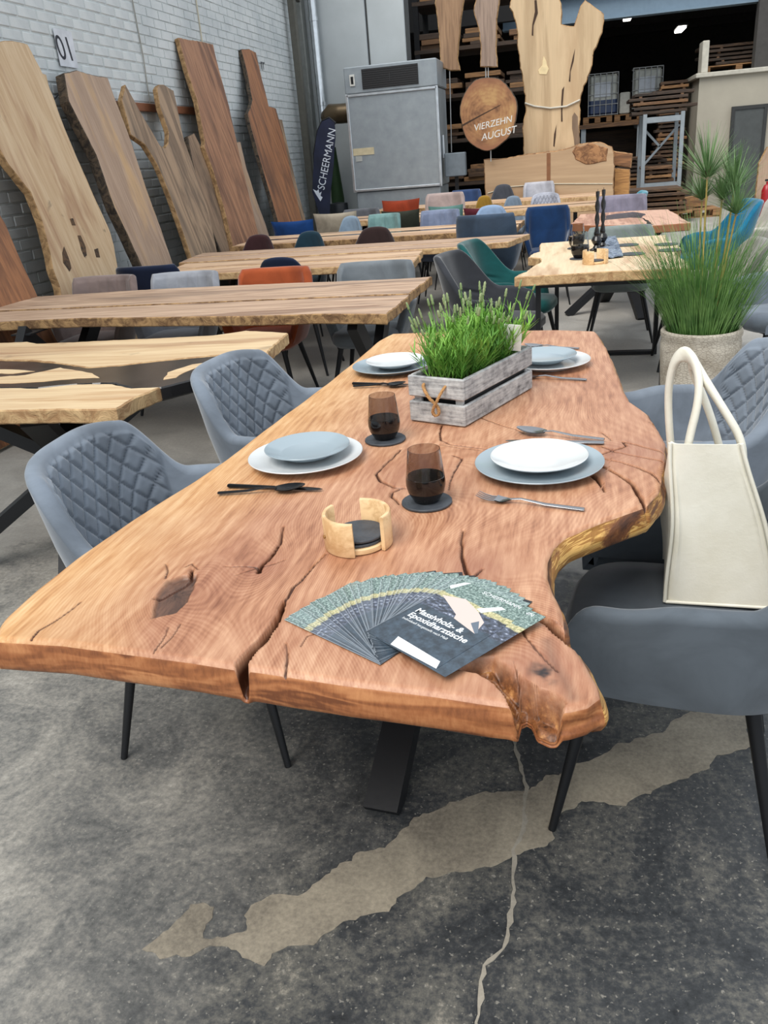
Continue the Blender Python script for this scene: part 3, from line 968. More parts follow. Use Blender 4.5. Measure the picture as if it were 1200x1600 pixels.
r3 = live_table('resin_patch_table', 'reddish table with black resin patches, behind the pale table', [
    ('board', [(-0.047, 7.673), (0.318, 7.417), (0.608, 7.185), (0.893, 7.232), (0.862, 8.685), (0.463, 8.803), (0.044, 8.769)], walnut_y, plain('reddish_edge', (150, 96, 64), .5), 0),
    ('resin_river', [(0.257, 7.953), (0.481, 8.045), (0.58, 7.9), (0.571, 7.267), (0.617, 7.234), (0.613, 7.558), (0.574, 7.971), (0.639, 8.34), (0.544, 8.651), (0.375, 8.565), (0.271, 8.428)], resin_g, resin, .0006)],
    (.4, 7.8), .76, .06, [('star', .42, 7.75, .5, .3)])

# ------------------------------------------------------------------ chairs
def sstep(a, b, x):
    t = min(1, max(0, (x - a) / (b - a)))
    return t * t * (3 - 2 * t)


def shell_mesh(name, fab, parent, W=.56, D=.54, hb=.84, ha=.655, quilt=None, na=110, nz=34, lean=.2, amax=128, back0=38, back1=82, th=.045, zb=.41, n_exp=.62, crown=0.0, long_arm=0.0, tuck=.80):
    """wrap-around shell: back and arms in one upholstered piece, facing +X"""
    rx, ry = D / 2, W / 2
    rows = []
    def plan(deg):
        a_ = R(deg); c_, s__ = math.cos(a_), math.sin(a_)
        if deg > 90: return -c_ * (1.05 + .42 * long_arm) * rx, ry * (1 - .06 * sstep(95, amax, deg))
        return -abs(c_) ** n_exp * rx, abs(s__) ** n_exp * ry
    degs = [d_ * .1 for d_ in range(int(amax * 10) + 1)]
    arc = [0.0]
    for d0_, d1_ in zip(degs, degs[1:]):
        p0_, p1_ = plan(d0_), plan(d1_)
        arc.append(arc[-1] + math.hypot(p1_[0] - p0_[0], p1_[1] - p0_[1]))
    for i in range(na + 1):
        sarc = (-1 + 2 * i / na) * arc[-1]
        a = R(math.copysign(float(np.interp(abs(sarc), arc, degs)), sarc))
        ad = abs(math.degrees(a))
        top = hb + (ha - hb) * sstep(back0, back1, ad) - .02 * sstep(88, 108, ad) - crown * min(1, ad / back0) ** 2 * (ad < 200) * (1 - sstep(back0, back1, ad))
        endf = sstep(amax - 26, amax, ad)
        top = top - (top - zb - .05) * (endf ** (2.2 + 3.4 * long_arm))
        ca, sa = math.cos(a), math.sin(a)
        ex = n_exp
        px = -math.copysign(abs(ca) ** ex, ca); py = math.copysign(abs(sa) ** ex, sa)
        if ad > 90: px = -ca * (1.05 + .42 * long_arm)                    # the arms run forward
        if ad > 90: py = math.copysign(1, sa) * (1 - .06 * sstep(95, amax, ad))
        backness = max(0, ca)
        prof = []
        seatness = lambda z: min(1, max(0, (z - zb) / .22))
        def pt(z, inner, bump=0.0):
            t = (z - zb) / .43
            grow = tuck + (1 - tuck) * min(1, seatness(z)) ** .7           # tucked in under the seat
            ox = -lean * (z - .45) * backness - (.0)
            oy = math.copysign(.10, sa) * (z - .45) * (1 - backness) * min(1, abs(sa) * 1.5)
            x = px * rx * grow + ox; y = py * ry * grow + oy
            nx, ny = px / rx, py / ry
            L = math.hypot(nx, ny) + 1e-9
            off = (th + bump) * inner
            return Vector((x - nx / L * off, y - ny / L * off, z))
        K = nz
        for k in range(K + 1): prof.append(pt(zb + (top - th * .5 - zb) * (k / K) ** .8, 0))
        for k in range(1, 8):
            ang = PI * k / 8
            f = .5 - .5 * math.cos(ang)
            prof.append(pt(top - th * .5 + th * .5 * math.sin(ang), f))
        for k in range(K * 2 + 1):
            z = top - th * .5 + (zb + .05 - top + th * .5) * k / (K * 2)
            b = 0.0
            if quilt:
                s_ = sarc
                fade = (1 - sstep(52, 58, ad)) * sstep(.47, .52, z) * (1 - sstep(top - .035, top - .02, z))
                if quilt == 'diamond':
                    u, v = s_ / .074, (z - .5) / .080
                    d1 = abs((u + v) - round(u + v)); d2 = abs((u - v) - round(u - v))
                    dd = min(d1, d2)
                    b = .0095 * (1 - math.exp(-(dd / .085) ** 1.3)) * fade
                    dl = abs(ad - 58)
                    b -= .005 * math.exp(-(dl / 1.6) ** 2) * sstep(.47, .52, z)
                elif quilt == 'channel':
                    u = s_ / .085
                    b = .010 * (1 - math.exp(-(abs(u - round(u)) / .14) ** 1.2)) * fade
                elif quilt == 'fold':
                    q = abs(z - (.60 + .02 * math.cos(a * 3))); b = -.012 * math.exp(-(q / .012) ** 2) * (1 - sstep(40, 70, ad))
            prof.append(pt(z, 1, b))
        rows.append(prof)
    m = MB(); m.grid(rows, flip=True)
    n = len(rows[0])
    m.add(rows[0], [tuple(range(n))]); m.add(rows[-1], [tuple(reversed(range(n)))])
    return m.build(name, fab, parent, smooth=60)


def tapered_leg(p, q, r0, r1, n=10):
    m = MB(); m.tube([p, q], [r0, r1], n); return m


def make_chair(label, cat_name, fab, style, leg_mat=None, loc=(0, 0), rz=0.0, group=None, lod=1.0):
    """style: quilted / channel / bucket / round / square / pillow, all facing local +X"""
    t = thing(cat_name, label, 'chair', (loc[0], loc[1], 0), rz, group)
    na, nz = int(110 * lod), max(8, int(34 * lod))
    if style == 'quilted': shell_mesh('shell', fab, t, quilt='diamond', na=int(230 * lod), nz=int(70 * lod), W=.6, D=.54, lean=.23, long_arm=1.15, tuck=.94, hb=.83, ha=.645, crown=.02, back1=74)
    elif style == 'channel': shell_mesh('shell', fab, t, quilt='channel', na=int(160 * lod), nz=nz, W=.52, D=.5, hb=.835, ha=.60, n_exp=.5, back0=50, back1=66)
    elif style == 'bucket': shell_mesh('shell', fab, t, quilt='fold', na=na, nz=nz, W=.60, D=.58, hb=.86, ha=.62, lean=.3, back0=30, back1=80)
    elif style == 'round': shell_mesh('shell', fab, t, na=na, nz=nz, W=.54, D=.52, hb=.86, ha=.60, back0=15, back1=62, n_exp=.8, crown=.01)
    elif style == 'square': shell_mesh('shell', fab, t, na=na, nz=nz, W=.54, D=.52, hb=.835, ha=.63, n_exp=.42, back0=46, back1=62, th=.06)
    elif style == 'pillow':
        # a flat plump back with pinched corners
        rows = []
        for i in range(25):
            u = -1 + i / 12
            row = []
            for j in range(17):
                v = -1 + j / 8
                e = (1 - abs(u) ** 3) * (1 - abs(v) ** 3)
                y = .25 * u * (1 - .06 * (1 - v * v)); z = .70 + .16 * v * (1 - .09 * (1 - u * u))
                row.append((-.25 - (z - .5) * .22, y, z, .055 * e ** .6))
            rows.append(row)
        m = MB()
        m.grid([[(x - d, y, z) for x, y, z, d in r_] for r_ in rows]); m.grid([[(x + d, y, z) for x, y, z, d in r_] for r_ in rows], flip=True)
        m.build('backrest', fab, t, smooth=60)
        m = MB()
        for s_ in (-1, 1): m.beam((-.2, s_ * .16, .44), (-.26, s_ * .16, .6), .04, .012)
        m.build('back_bracket', black_metal, t)
    # seat cushion
    prof = []
    n = 40
    rings = ((.0, .395), (.9, .395), (1.0, .42), (1.0, .455), (.93, .478), (.6, .487), (0, .49))
    m = MB(); G = []
    for f, z in rings:
        G.append([((math.copysign(abs(math.cos(a)) ** .55, math.cos(a)) * .225 * f + .015), math.copysign(abs(math.sin(a)) ** .55, math.sin(a)) * .215 * f, z) for a in (2 * PI * k / n for k in range(n + 1))])
    m.grid(G); m.build('seat', fab, t, smooth=50)
    lm = leg_mat or black_metal
    for sx in (1, -1):
        for sy in (1, -1):
            m = tapered_leg((sx * .15 + .01, sy * .15, .40), (sx * .23 + .01, sy * .235, 0), .017, .009)
            m.build('leg', lm, t, smooth=40)
    m = MB(); m.bbox((.01, 0, .393), (.34, .34, .014), .004)
    m.build('seat_frame', black_metal, t)
    return t


def dup_chair(src, label, loc, rz, fab=None, group=None, z=None, sy=1.0):
    c = copy_tree(src)
    c.location = (loc[0], loc[1], 0); c.rotation_euler = (0, 0, rz)
    c['label'] = label
    if group: c['group'] = group
    if fab:
        for ch in c.children:
            if ch.name.split('.')[0] in ('shell', 'seat', 'backrest', 'pillow'):
                ch.material_slots[0].link = 'OBJECT'; ch.material_slots[0].material = fab
    c.scale = (1, sy, z or 1)
    return c


slate = velvet('slate_velvet', (114, 123, 134))
slate_shaded = velvet('shaded_slate_velvet', (82, 89, 96))  # slate velvet darkened: the shade on the arm's side is put into the colour
EAST, WEST, NORTH, SOUTH = 0.0, PI, PI / 2, -PI / 2
GQ = 'quilted chairs around the live-edge table'
q1 = make_chair('grey quilted armchair near the front on the left of the live-edge table', 'quilted_armchair', slate, 'quilted', loc=(-.96, 1.80), rz=EAST + .05, group=GQ)
dup_chair(q1, 'grey quilted armchair beside the resin table end, second on the left side', (-.90, 2.62), EAST - .12, None, GQ)
dup_chair(q1, 'grey quilted armchair half behind the cream handbag, in front of the big pot', (.31, 2.56), WEST + .06, None, GQ)
dup_chair(q1, 'grey quilted armchair, velvet darkened as shaded, carrying the cream handbag', (.235, 1.65), WEST - .13, slate_shaded, GQ)
dup_chair(q1, 'grey quilted armchair cut by the right edge, behind the potted plant', (1.12, 4.98), WEST + .35, None, 'quilted armchairs further back')
dup_chair(q1, 'small grey quilted chair far back between the rear tables', (-.36, 10.72), SOUTH, velvet('light_grey_quilt', (150, 152, 162)), 'quilted armchairs further back', 1.05, .66)

def fab(n, *c): return velvet(n, tuple(int(v_ * .86) for v_ in c))
ch_ = make_chair('taupe chair with channelled back, by the leaning slabs', 'channel_chair', fab('taupe_velvet', 150, 132, 126), 'channel', loc=(-3.13, 4.98), rz=SOUTH, group='chairs behind the dark seam table', lod=.7)
dup_chair(ch_, 'light grey channelled chair between the taupe and the rust orange chairs', (-2.52, 4.95), SOUTH, fab('pale_grey_velvet', 170, 174, 182), 'chairs behind the dark seam table')
sq_ = make_chair('rust orange chair behind the dark seam table', 'square_chair', fab('rust_velvet', 176, 84, 46), 'square', loc=(-1.88, 4.90), rz=SOUTH, group='chairs behind the dark seam table', lod=.6)
dup_chair(sq_, 'mid grey square-backed chair behind the dark seam table, near the lavender', (-1.22, 4.93), SOUTH, fab('mid_grey_velvet', 122, 128, 134), 'chairs behind the dark seam table')
navy = fab('navy_velvet', 24, 36, 62)
dup_chair(sq_, 'navy armchair behind the taupe chair, by the leaning slabs', (-3.0, 5.86), NORTH, navy, 'chairs between the table rows', 1.02)
rd_ = make_chair('navy rounded chair peeping over the rust orange chair', 'round_chair', navy, 'round', loc=(-1.98, 5.86), rz=NORTH, group='chairs between the table rows', lod=.6)
dup_chair(rd_, 'maroon brown rounded chair below the tall brown slab', (-2.88, 7.30), SOUTH, fab('maroon_brown', 62, 36, 38), 'chairs between the table rows', None, .85)
dup_chair(rd_, 'dark teal rounded chair between maroon and dark brown ones', (-2.38, 7.30), SOUTH, fab('dark_teal', 26, 54, 68), 'chairs between the table rows', None, .8)
dup_chair(rd_, 'dark brown rounded chair right of the dark teal one', (-1.76, 7.30), SOUTH, fab('dark_brown_v', 52, 36, 34), 'chairs between the table rows')
GB = 'chairs between the rear tables'
dup_chair(rd_, 'pale blue rounded chair beneath the cream cushion chair', (-2.36, 8.76), SOUTH, fab('pale_blue', 140, 160, 178), GB, 1.02, .7)
dup_chair(ch_, 'mint ribbed chair left of the olive cushion chair', (-1.98, 8.78), SOUTH, fab('mint', 128, 164, 162), GB, 1.05, .72)
dup_chair(ch_, 'lilac grey ribbed chair in front of the green cushion chair', (-1.38, 8.78), SOUTH, fab('lilac_grey', 132, 142, 168), GB, 1.05, .85)
dup_chair(rd_, 'sky blue rounded chair right of the maroon chair', (-.85, 8.78), SOUTH, fab('sky_blue', 142, 166, 196), GB, 1.03)
pl_ = make_chair('bright blue cushion-backed chair beside the shortest brown slab', 'cushion_chair', fab('bright_blue', 26, 74, 140), 'pillow', loc=(-3.1, 9.62), rz=NORTH, group=GB)
dup_chair(pl_, 'cream cushion-backed chair in front of the grey machine', (-2.6, 9.64), NORTH, fab('cream_v', 188, 176, 156), GB, 1.06)
dup_chair(pl_, 'dark olive cushion-backed chair right of the mint one', (-1.86, 9.64), NORTH, fab('olive_v', 52, 54, 44), GB, 1.03, .85)
dup_chair(pl_, 'sea green cushion-backed chair behind the lilac grey one', (-1.36, 9.64), NORTH, fab('sea_green', 96, 136, 128), GB, 1.05, .76)
dup_chair(pl_, 'wine red cushion-backed chair left of the slate blue chair', (-.98, 9.64), NORTH, fab('wine', 92, 26, 40), GB, 1.0, .76)
dup_chair(pl_, 'rust red cushion-backed chair at the foot of the grey machine', (-2.2, 10.76), SOUTH, fab('rust_red', 150, 56, 26), GB, 1.06)
dup_chair(sq_, 'grey square-backed chair at the left foot of the grey machine', (-2.72, 10.76), SOUTH, fab('dull_grey', 108, 110, 116), GB, 1.0)
dup_chair(sq_, 'blush pink chair right of the grey machine', (-1.62, 10.8), SOUTH, fab('blush', 186, 166, 160), GB, 1.14)
dup_chair(rd_, 'mustard rounded chair far back', (-1.12, 10.76), SOUTH, fab('mustard', 150, 116, 40), GB, 1.03, .62)
dup_chair(rd_, 'blue grey rounded chair right of the mustard one', (-.76, 10.72), SOUTH, fab('blue_grey', 120, 136, 152), GB, 1.0, .66)
GR = 'chairs behind the rearmost table'
dup_chair(sq_, 'blue chair at the right side of the grey machine, far back', (-1.5, 12.04), SOUTH, fab('far_blue', 56, 78, 120), GR, 1.1, .85)
dup_chair(rd_, 'charcoal rounded chair before the timber block', (-1.0, 12.2), SOUTH, fab('charcoal_v', 74, 76, 84), GR, 1.1, .85)
dup_chair(sq_, 'off-white chair before the timber block', (-.5, 12.2), SOUTH, fab('off_white', 190, 190, 198), GR, 1.13, .85)

white_metal = plain('white_metal_leg', (206, 206, 204), .4, .2)
GE = 'armchairs at the right ends of the tables'
bk_ = make_chair('slate blue round-backed chair with pale legs, seen from behind', 'square_armchair', fab('slate_blue', 62, 80, 100), 'square', white_metal, loc=(-.72, 7.54), rz=NORTH - .05, group=GE, lod=.7)
bk_.scale = (1, 1, 1.11)
dup_chair(sq_, 'deep blue armchair facing us beside the slate blue chair', (-.25, 8.36), SOUTH + .05, fab('deep_blue', 16, 50, 92), GE, 1.04, .85)
bg_ = make_chair('dark grey bucket chair pulled out left of the pale table', 'bucket_chair', fab('anthracite', 58, 60, 66), 'bucket', loc=(-.42, 5.12), rz=EAST - .25, group=GE, lod=.8)
bg_.scale = (1, .9, 1)
dup_chair(bg_, 'bottle green bucket chair behind the dark grey one', (-.36, 5.76), EAST - .2, fab('bottle_green', 22, 88, 88), GE, None, .9)
dup_chair(ch_, 'lilac channelled armchair behind the resin patch table', (.46, 9.0), SOUTH, fab('lilac_channel', 140, 134, 150), GE, 1.06)
dup_chair(bg_, 'small turquoise chair far back beside the timber block', (.37, 10.1), WEST, fab('far_turquoise', 92, 160, 180), GE, 1.0)
dup_chair(sq_, 'grey green chair at the far end of the pale table', (.34, 6.62), SOUTH, fab('grey_green', 128, 138, 136), GE, .96)
dup_chair(bg_, 'turquoise blue shell armchair right of the resin patch table', (1.02, 7.35), WEST + .1, fab('turquoise', 24, 118, 156), GE, 1.04)
dup_chair(sq_, 'off-white chair behind the turquoise armchair', (1.42, 8.1), WEST, fab('ivory', 196, 190, 180), GE, 1.0)
dup_chair(bg_, 'stone grey armchair tucked under the pale table beside the tall grass', (.78, 5.75), WEST, fab('stone', 150, 146, 138), GE, .9)

# ------------------------------------------------------------------ tableware
T0 = 0.7712
white_glaze = NT('white_glaze').out(hexc(208, 211, 212), 0.16)
grey_glaze = NT('blue_grey_glaze').out(hexc(150, 164, 172), 0.18)


def plate(name, label, r, mt, x, y, z, grp):
    prof = [(0, .003), (r * .52, .003), (r * .55, .0), (r * .6, .0), (r * .62, .004), (r * .97, .0175), (r, .0195), (r * 1.003, .021), (r * .995, .0222), (r * .97, .0212), (r * .66, .0085), (r * .6, .0072), (0, .0068)]
    o = MB().lathe(prof, 64).build(name, mt, None, smooth=45, loc=(x, y, z))
    return tag(o, label, 'plate', grp)


def soup(name, label, r, mt, x, y, z, grp):
    prof = [(0, .003), (r * .5, .002), (r * .53, 0), (r * .58, 0), (r * .66, .005), (r * .97, .017), (r, .0195), (r * 1.002, .021), (r * .99, .0218), (r * .94, .0190), (r * .74, .0115), (r * .6, .0065), (r * .3, .0052), (0, .005)]
    o = MB().lathe(prof, 64).build(name, mt, None, smooth=45, loc=(x, y, z))
    return tag(o, label, 'plate', grp)


PG = 'plates on the live-edge table'
px, py = (-0.626, 1.775)
plate('dinner_plate', 'large white dinner plate at the front left setting', .138, white_glaze, px, py, T0, PG)
plate('side_plate', 'blue grey plate lying on the white front left dinner plate', .103, grey_glaze, px + .002, py + .012, T0 + .0155, PG)
px, py = (-0.071, 1.723)
plate('dinner_plate', 'large grey dinner plate at the front right setting, next to the radial cracks', .140, grey_glaze, px, py, T0, PG)
soup('side_plate', 'white shallow bowl-plate on the grey front right dinner plate', .106, white_glaze, px, py + .006, T0 + .0125, PG)
px, py = (-0.08, 2.66)
plate('dinner_plate', 'large white dinner plate at the far right setting', .134, white_glaze, px, py, T0, PG)
plate('side_plate', 'blue grey plate on the far right white dinner plate', .103, grey_glaze, px - .012, py + .01, T0 + .0155, PG)
px, py = (-0.595, 2.657)
plate('dinner_plate', 'large grey dinner plate half behind the lavender', .132, grey_glaze, px, py, T0, PG)
soup('side_plate', 'white plate on the grey dinner plate half behind the lavender', .098, white_glaze, px + .01, py + .01, T0 + .013, PG)

slate_m = plain('slate_stone', (62, 66, 72), 0.6, var=.3, scale=30, bump=.4, bscale=120)


def coaster(label, x, y, z, grp, r=.052, seed=0):
    rnd = random.Random(seed)
    n = 40
    ol = [(math.cos(2 * PI * k / n) * r * (1 + rnd.uniform(-.012, .012)), math.sin(2 * PI * k / n) * r * (1 + rnd.uniform(-.012, .012))) for k in range(n)]
    m = MB(); m.prism(ol, 0, .0055, 0, 0, .0014)
    return tag(m.build('slate_coaster', slate_m, None, loc=(x, y, z)), label, 'coaster', grp)


smoke = NT('smoked_glass')
smoke.b.inputs['Transmission Weight'].default_value = 1.0
smoke = smoke.out(hexc(196, 188, 184), 0.02, IOR=1.25)
clear_glass = NT('clear_glass')
clear_glass.b.inputs['Transmission Weight'].default_value = 1.0
clear_glass = clear_glass.out(hexc(238, 240, 240), 0.02, IOR=1.15)
black_glass = NT('black_glass_bottom').out(hexc(20, 17, 17), 0.08)


def tumbler(label, x, y, z, grp, mt, k=1.0):
    t = thing('tumbler', label, 'glass', (x, y, z), 0, grp)
    out_ = [(.0, .0), (.022, .0), (.027, .003), (.0375, .022), (.0405, .036), (.0405, .046), (.0395, .055)]
    MB().lathe([(r * k, h * k) for r, h in out_] + [(.037 * k, .0545 * k), (0, .0545 * k)], 40).build('dark_bowl', black_glass, t, smooth=40)
    w_ = [(.0395, .0552), (.037, .078), (.0335, .108), (.0327, .1125), (.0318, .1125), (.0322, .108), (.0358, .078), (.0378, .0556)]
    MB().lathe([(r * k, h * k) for r, h in w_], 40).build('glass_wall', mt, t, smooth=40)
    return t


CG = 'slate coasters on the live-edge table'
GG = 'smoked tumblers on the live-edge table'
for (x, y), l1, l2, sd in (((-0.463, 1.929), 'smoked tumbler just in front of the lavender crate', 'slate coaster under the tumbler in front of the lavender crate', 1),
                       ((-0.29, 1.529), 'smoked tumbler nearest the bamboo coaster holder', 'slate coaster under the tumbler nearest the bamboo holder', 2),
                       ((-0.207, 2.503), 'smoked tumbler half hidden behind the lavender crate', 'slate coaster behind the lavender crate', 3)):
    coaster(l2, x, y, T0, CG, seed=sd)
    tumbler(l1, x, y, T0 + .0055, GG, smoke)

steel = NT('brushed_steel').out(hexc(150, 150, 152), 0.22, 0.95)
blk = NT('black_steel').out(hexc(26, 26, 28), 0.28, 0.8)


def rod(sections, mt, name, parent=None):
    """sections along +X: (x, half width, z, thickness)"""
    P = []
    for x, hw, z, th in sections:
        P.append([(x, -hw, z), (x, -hw * .55, z + th * .5), (x, 0, z + th * .6), (x, hw * .55, z + th * .5), (x, hw, z), (x, hw * .5, z - th * .5), (x, 0, z - th * .55), (x, -hw * .5, z - th * .5), (x, -hw, z)])
    m = MB(); m.grid(P)
    m.add(P[0][:8], [tuple(range(8))]); m.add(P[-1][:8], [tuple(reversed(range(8)))])
    return m.build(name, mt, parent, smooth=50)


def cutlery(kind, label, p_handle, p_tip, mt, grp, z=T0, tilt=0.0):
    d = Vector((p_tip[0] - p_handle[0], p_tip[1] - p_handle[1]))
    L = d.length
    t = thing(kind, label, kind if kind != 'spoon' else 'spoon', (p_handle[0], p_handle[1], z), math.atan2(d.y, d.x), grp)
    if kind == 'knife':
        rod([(0, .006, .004, .006), (L * .01, .0075, .004, .007), (L * .50, .006, .004, .006)], mt, 'handle', t)
        rod([(L * .50, .006, .004, .005), (L * .56, .0085, .0045, .002), (L * .85, .0095, .0045, .0015), (L * .96, .006, .0045, .0012), (L, .001, .0045, .001)], mt, 'blade', t)
    else:
        rod([(0, .0058, .0035, .004), (L * .02, .0062, .0035, .005), (L * .35, .0052, .005, .004), (L * .58, .0032, .011, .0035), (L * .68, .0035, .008, .003)], mt, 'handle', t)
        if kind == 'spoon':
            P = []
            for i in range(13):
                u = i / 12; x = L * (.66 + .34 * u)
                hw = .021 * math.sin(PI * min(1, .12 + .86 * u)) ** .7 + .001
                row = []
                for j in range(9):
                    v = -1 + j / 4
                    row.append((x, v * hw, .0065 + .005 * (u - .3) ** 2 - .0055 * math.sin(PI * min(1, u * 1.05)) * (1 - v * v) + .003 * u))
                P.append(row)
            m = MB(); m.grid(P); m.grid([[(a, b, c + .0014) for a, b, c in r_] for r_ in P], flip=True)
            m.build('spoon_bowl', mt, t, smooth=70)
        else:
            P = []
            for i in range(7):
                u = i / 6; x = L * (.66 + .16 * u)
                hw = .003 + .0105 * sstep(0, .6, u)
                P.append([(x, v * hw, .007 - .004 * math.sin(PI * .9 * u) + .001 * abs(v)) for v in (-1, -.5, 0, .5, 1)])
            m = MB(); m.grid(P); m.grid([[(a, b, c + .0018) for a, b, c in r_] for r_ in P], flip=True)
            m.build('fork_neck', mt, t, smooth=70)
            for k in range(4):
                y = -.0112 + k * .0075
                pts = [(L * .81, y, .0055), (L * .87, y, .0048), (L * .94, y, .008), (L, y, .0135)]
                MB().tube(pts, [.0019, .0018, .0016, .0009], 6).build('tine', mt, t, smooth=50)
    return t


KG = 'cutlery on the live-edge table'
cutlery('knife', 'black knife beside the front left white plate', (-0.76, 1.606), (-0.531, 1.588), blk, KG)
cutlery('spoon', 'black spoon leaning on the front left knife', (-0.766, 1.561), (-0.572, 1.593), blk, KG, T0 + .001)
cutlery('fork', 'steel fork in front of the front right grey plate', (0.025, 1.497), (-0.188, 1.551), steel, KG)
cutlery('spoon', 'steel spoon behind the front right grey plate', (0.074, 1.905), (-0.135, 1.979), steel, KG, T0 + .003)
cutlery('knife', 'steel knife between the steel spoon and the front right plate', (0.073, 1.888), (-0.158, 1.906), steel, KG)
cutlery('fork', 'steel fork in front of the far right white plate', (0.04, 2.462), (-0.171, 2.519), steel, KG)
cutlery('spoon', 'steel spoon tip showing behind the far right plate', (0.019, 2.878), (-0.169, 2.935), steel, KG)
cutlery('knife', 'black knife left of the lavender crate', (-0.687, 2.478), (-0.496, 2.448), blk, KG)
cutlery('spoon', 'black spoon in front of the black knife left of the crate', (-0.675, 2.439), (-0.507, 2.441), blk, KG, T0 + .002)

bamboo = wood('bamboo', (226, 192, 146), (202, 162, 114), None, axis=0, rough=.45, scale=3, ring=2)


def coaster_holder(label, x, y, z, rz, k, grp, stack):
    t = thing('coaster_holder', label, 'coaster holder', (x, y, z), rz, grp)
    MB().lathe([(.052 * k, 0), (.054 * k, .002), (.054 * k, .010 * k), (.052 * k, .012 * k), (0, .012 * k)], 40).build('base', bamboo, t, smooth=40)
    for a0, a1 in ((-62, 62), (118, 242)):
        P = []
        n = 18
        for i in range(n + 1):
            a = R(a0 + (a1 - a0) * i / n); c, s_ = math.cos(a), math.sin(a)
            e = .0015
            P.append([(c * r_ * k, s_ * r_ * k, zz * k) for r_, zz in ((.0555, 0), (.0625, 0), (.064, .002), (.064, .064), (.0625, .066), (.057, .066), (.0555, .064), (.0555, 0))])
        m = MB(); m.grid(P, flip=True)
        m.add(P[0][:7], [tuple(range(7))]); m.add(P[-1][:7], [tuple(reversed(range(7)))])
        m.build('side_wall', bamboo, t, smooth=40)
    m = MB()
    m.lathe([(.0035, 0), (.0035, .003), (0, .003)], 10)
    w_ = m.build('wooden_dowel', plain('dowel', (150, 110, 62), .5), t)
    w_.location = (-.0645 * k, 0, .03 * k); w_.rotation_euler = (0, -PI / 2, 0)
    return t


hx, hy = (-0.387, 1.334)
coaster_holder('bamboo holder with a split round wall on the live-edge table, two slates inside', hx, hy, T0, R(35), 1.0, 'bamboo coaster holders', 2)
coaster('lower slate in the bamboo holder on the live-edge table', hx, hy, T0 + .0121, CG, .049, 5)
coaster('upper slate in the bamboo holder on the live-edge table', hx + .002, hy + .001, T0 + .0205, CG, .049, 6)
m = MB(); m.lathe([(.047, 0), (.047, .0028), (0, .0028)], 30)
# things on the pale table further back
Z2 = 0.7605
c2 = 'slate coasters on the pale table'
for (x, y), l, sd in (((0.341, 5.941), 'dark slate coaster right of the runner, rear one', 11), ((0.346, 5.454), 'dark slate coaster right of the runner, front one', 12),
                      ((0.581, 5.852), 'dark slate coaster near the right edge of the pale table, rear one', 13), ((0.575, 5.541), 'dark slate coaster near the right edge of the pale table, front one', 14)):
    coaster(l, x, y, Z2, c2, .075, sd)
for (x, y), l, l2, sd in (((0.012, 5.923), 'clear tumbler with dark bowl, rear one on the pale table', 'slate coaster under the rear clear tumbler', 15), ((0.031, 5.377), 'clear tumbler with dark bowl, front one on the pale table', 'slate coaster under the front clear tumbler', 16)):
    coaster(l2, x, y, Z2, c2, .062, sd)
    tumbler(l, x, y, Z2 + .0055, 'tumblers on the pale table', clear_glass, 1.35)
x, y = (0.118, 5.134)
coaster_holder('bamboo coaster holder on the pale table before the candles', x, y, Z2, R(20), 1.15, 'bamboo coaster holders', 1)
coaster('slate lying in the bamboo holder on the pale table', x, y, Z2 + .0141, c2, .05, 17)
wax = NT('black_wax').out(hexc(26, 26, 28), 0.4)
for (x, y), l in (((0.137, 5.719), 'left black twisted candle in a black holder'), ((0.178, 5.877), 'right black twisted candle in a black holder')):
    t = thing('candlestick', l, 'candle', (x, y, Z2 + .006), 0, 'twisted black candles')
    MB().lathe([(.045, 0), (.047, .006), (.025, .014), (.016, .03), (.026, .045), (.034, .062), (.026, .08), (.016, .09), (.018, .105), (.016, .112), (0, .112)], 24).build('holder', black_glass, t, smooth=40)
    P = []
    for i in range(60):
        zz = .11 + i * .0042
        tw = i * .33
        r0 = .0115 * (1 - .35 * max(0, (i - 40) / 20))
        P.append([((r0 + .0038 * math.cos(2 * (2 * PI * k / 16) - tw)) * math.cos(2 * PI * k / 16), (r0 + .0038 * math.cos(2 * (2 * PI * k / 16) - tw)) * math.sin(2 * PI * k / 16), zz) for k in range(17)])
    MB().grid(P).build('twisted_candle', wax, t, smooth=60)
    MB().tube([(0, 0, .355), (0, 0, .37)], .0015, 6).build('wick', wax, t)
nt = NT('blue_patterned_cloth')
f = nt.noise(nt.obj((22, 22, 22)), 1.0, 4, .6, 1.2)
cloth = nt.out(nt.ramp(f, [(.44, hexc(62, 74, 92)), (.52, hexc(150, 160, 174)), (.6, hexc(92, 106, 126))]), .9)
P = []
rc = [(0.121, 6.424), (0.29, 6.502), (0.286, 5.326), (0.15, 5.265)]
for i in range(25):
    u = i / 24; row = []
    for j in range(15):
        v = j / 14
        a = Vector(rc[0]).lerp(Vector(rc[1]), v); b = Vector(rc[3]).lerp(Vector(rc[2]), v)
        p = a.lerp(b, u)
        row.append((p.x, p.y, Z2 + .0115 + .007 * math.sin(u * 15 + v * 5) * math.sin(v * 9 + u * 3) * (.3 + .7 * math.sin(PI * v))))
    P.append(row)
m = MB(); m.grid(P); m.grid([[(a, b, c - .003) for a, b, c in r_] for r_ in P], flip=True)
tag(m.build('table_runner', cloth, smooth=70), 'crumpled blue grey patterned runner under the black candles', 'cloth')

